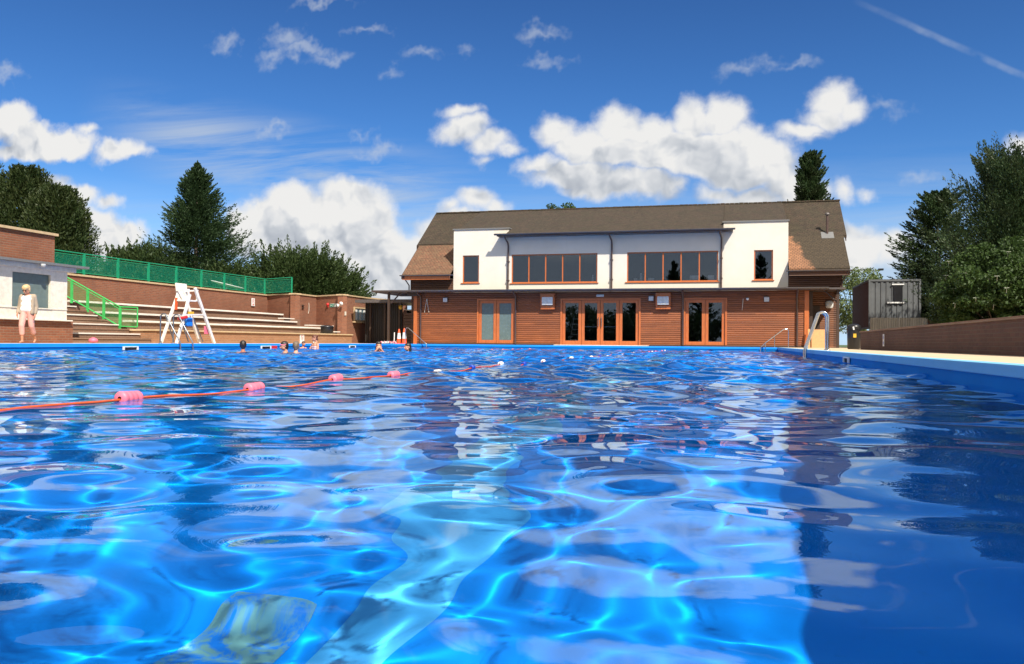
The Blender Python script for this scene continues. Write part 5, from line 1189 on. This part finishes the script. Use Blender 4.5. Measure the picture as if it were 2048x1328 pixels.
tag(o, 'pale oval dish shape seen through the green mesh railing', 'dish'); MB().tube([(0, 0, -.70), (0, 0, .03)], .05, 8).build('stand', M['grey_steel'], o)

# signs
def text(body, size, m, parent, loc, rot, depth=.002):
    c = bpy.data.curves.new('lettering', 'FONT'); c.body = body; c.size = size; c.align_x = 'CENTER'; c.align_y = 'CENTER'; c.extrude = depth
    o = bpy.data.objects.new('tmp', c); COL.objects.link(o); dg = bpy.context.evaluated_depsgraph_get(); me_ = bpy.data.meshes.new_from_object(o.evaluated_get(dg)); bpy.data.objects.remove(o)
    me_.materials.clear(); o = add_mesh('lettering', me_, M[m], parent, loc); o.rotation_euler = rot; return o
def ringm(b, c, r, w_, y, n=24):
    vs = []
    for i in range(n):
        a = 2*math.pi*i/n
        for rr in (r-w_, r): vs.append((c[0]+rr*math.cos(a), y, c[1]+rr*math.sin(a)))
    return b.raw(vs, [(2*i, 2*i+1, 2*((i+1) % n)+1, 2*((i+1) % n)) for i in range(n)])
def sign(nm, label, loc, rz, w_, h, m='white_plastic', cat='sign', group=None):
    t = thing(nm, label, cat, loc, rz, group); MB().box(-w_/2, w_/2, -.012, 0, -h/2, h/2, bev=.003).build('board', M[m], t); return t
def person_glyph(b, x, z, s_, y):
    ringm(b, (x+.02*s_, z+.40*s_), .10*s_, .099*s_, y, 12)
    for p in (((-.05, .28), (.12, .28), (.04, -.05), (-.12, -.05)), ((-.12, -.02), (0, -.05), (-.22, -.42), (-.34, -.42)), ((-.04, -.04), (.04, -.04), (.24, -.20), (.18, -.28)), ((.18, -.20), (.24, -.22), (.30, -.44), (.22, -.44)), ((.05, .26), (.12, .28), (.34, .10), (.30, .04)), ((-.08, .26), (-.02, .2), (-.26, .05), (-.30, .12))):
        b.raw([(x+u*s_, y, z+v_*s_) for u, v_ in p], [(0, 1, 2, 3)])
    return b
dr = Vector((-21.2+23.5, 43.34-44.62, 0)).normalized(); ang = math.atan2(dr.y, dr.x); nrm = Vector((dr.y, -dr.x, 0))
def on_wall(f, z): p = Vector((-23.5, 44.62, z))+Vector((2.3, -1.28, 0))*f+nrm*.004; return (p.x, p.y, p.z)
ex = sign('exit_sign', 'green and white emergency exit sign on the brick wall left of the small window', on_wall(.66, 2.16), ang, .66, .20, 'white_plastic')
MB().box(-.31, .31, -.016, -.0125, -.082, .082).build('green_field', M['exit_green'], ex)
b = MB(); person_glyph(b, -.03, 0, .15, -.019); b.raw([(.06, -.019, -.065), (.10, -.019, -.065), (.10, -.019, .065), (.06, -.019, .065)], [(0, 1, 2, 3)])
b.raw([(-.27, -.019, 0), (-.20, -.019, .06), (-.20, -.019, .02), (-.12, -.019, .02), (-.12, -.019, -.02), (-.20, -.019, -.02), (-.20, -.019, -.06)], [tuple(range(7))]); b.raw([(.14, -.019, -.07), (.28, -.019, -.07), (.28, -.019, .07), (.14, -.019, .07)], [(0, 1, 2, 3)])
b.build('pictogram', M['white_plastic'], ex)
t = thing('alarm_sounder', 'small dark red alarm sounder on the brick wall left of the exit sign', 'alarm', on_wall(.46, 2.22), ang); MB().lathe([(.09, 0), (.10, .03), (.06, .09), (.01, .10)], (0, 0, 0), 14).build('horn', M['red_plastic'], t, (0, 0, 0), (R(90), 0, 0)); MB().box(-.05, .05, -.03, -.001, -.16, -.09).build('backplate', M['sign_red'], t)
t = thing('twin_floodlight', 'pair of white floodlights on the brick corner right of the exit sign', 'light', on_wall(.97, 2.2), ang)
MB().box(-.05, .05, -.06, -.001, -.06, .06).build('base', M['grey_metal'], t)
for s_ in (-1, 1): MB().lathe([(.05, .0), (.11, .10), (.115, .12), (.02, .125)], (0, 0, 0), 14).build('lamp_head', M['white_plastic'], t, (s_*.14+.05, -.10, .05*s_), (R(105), 0, R(s_*25)))
tag(MB().box(-.09, .09, -.03, 0, -.11, .11, bev=.006).build('junction_box', M['stone_pale'], None, (-21.10, 43.50, 1.68), (0, 0, R(90))), 'small cream box on the brick wall below the twin floodlights', 'box')
b = MB(); b.tube([(0, 0, .30), (.03, 0, .1), (.02, 0, -.15), (-.05, 0, -.32)], .014, 6); o = b.build('hanging_cord', M['stone_pale']); o.location = (-23.44, 43.6, 2.0); o.rotation_euler = (0, 0, R(90)); tag(o, 'pale cord hanging on the brick wall right of the small dark vents', 'cord')
t = thing('wall_vent', 'two small dark slotted vents one above the other on the brick wall', 'vent', (-23.46, 42.95, 2.05), R(90))
for z in (-.07, .07): MB().box(-.11, .11, -.02, 0, z-.04, z+.04).build('slot', M['dark_timber'], t)
s2 = sign('safety_sign', 'white safety sign with red circle high on the back wall', (-25.90, 41.75, 2.26), R(90), .34, .44)
b = MB(); ringm(b, (0, .10), .085, .02, -.0135); b.raw([(-.055, -.0135, .06), (-.04, -.0135, .045), (.055, -.0135, .14), (.04, -.0135, .155)], [(0, 1, 2, 3)]); ringm(b, (0, -.14), .055, .054, -.0135, 14); b.build('red_marks', M['sign_red'], s2)
text('NO DIVING', .05, 'sign_red', s2, (0, -.0135, -.03), (R(90), 0, 0), .0005)
for i, y in enumerate((37.1, 38.45)):
    s3 = sign('no_diving_sign', ['white no diving sign on the low wall left of the auburn haired woman', 'white no diving sign on the low wall right of the auburn haired woman'][i], (-20.296, y, .22), R(90), .42, .42, group='no diving signs on the low wall')
    b = MB(); ringm(b, (0, .05), .13, .022, -.0135); b.raw([(-.10, -.0135, .13), (-.085, -.0135, .145), (.10, -.0135, -.03), (.085, -.0135, -.045)], [(0, 1, 2, 3)]); b.build('red_ring', M['sign_red'], s3)
    b = MB(); person_glyph(b, 0, .04, .17, -.0142); b.build('figure', M['black_plastic'], s3)
s4 = sign('depth_notice', 'small white and blue notice on the dark brick wall at the right', (4.396, 26.7, .30), R(-90), .22, .36); 
b = MB(); ringm(b, (0, .08), .055, .054, -.0135, 16); ringm(b, (0, -.08), .055, .054, -.0135, 16); b.build('blue_marks', M['sign_blue'], s4)
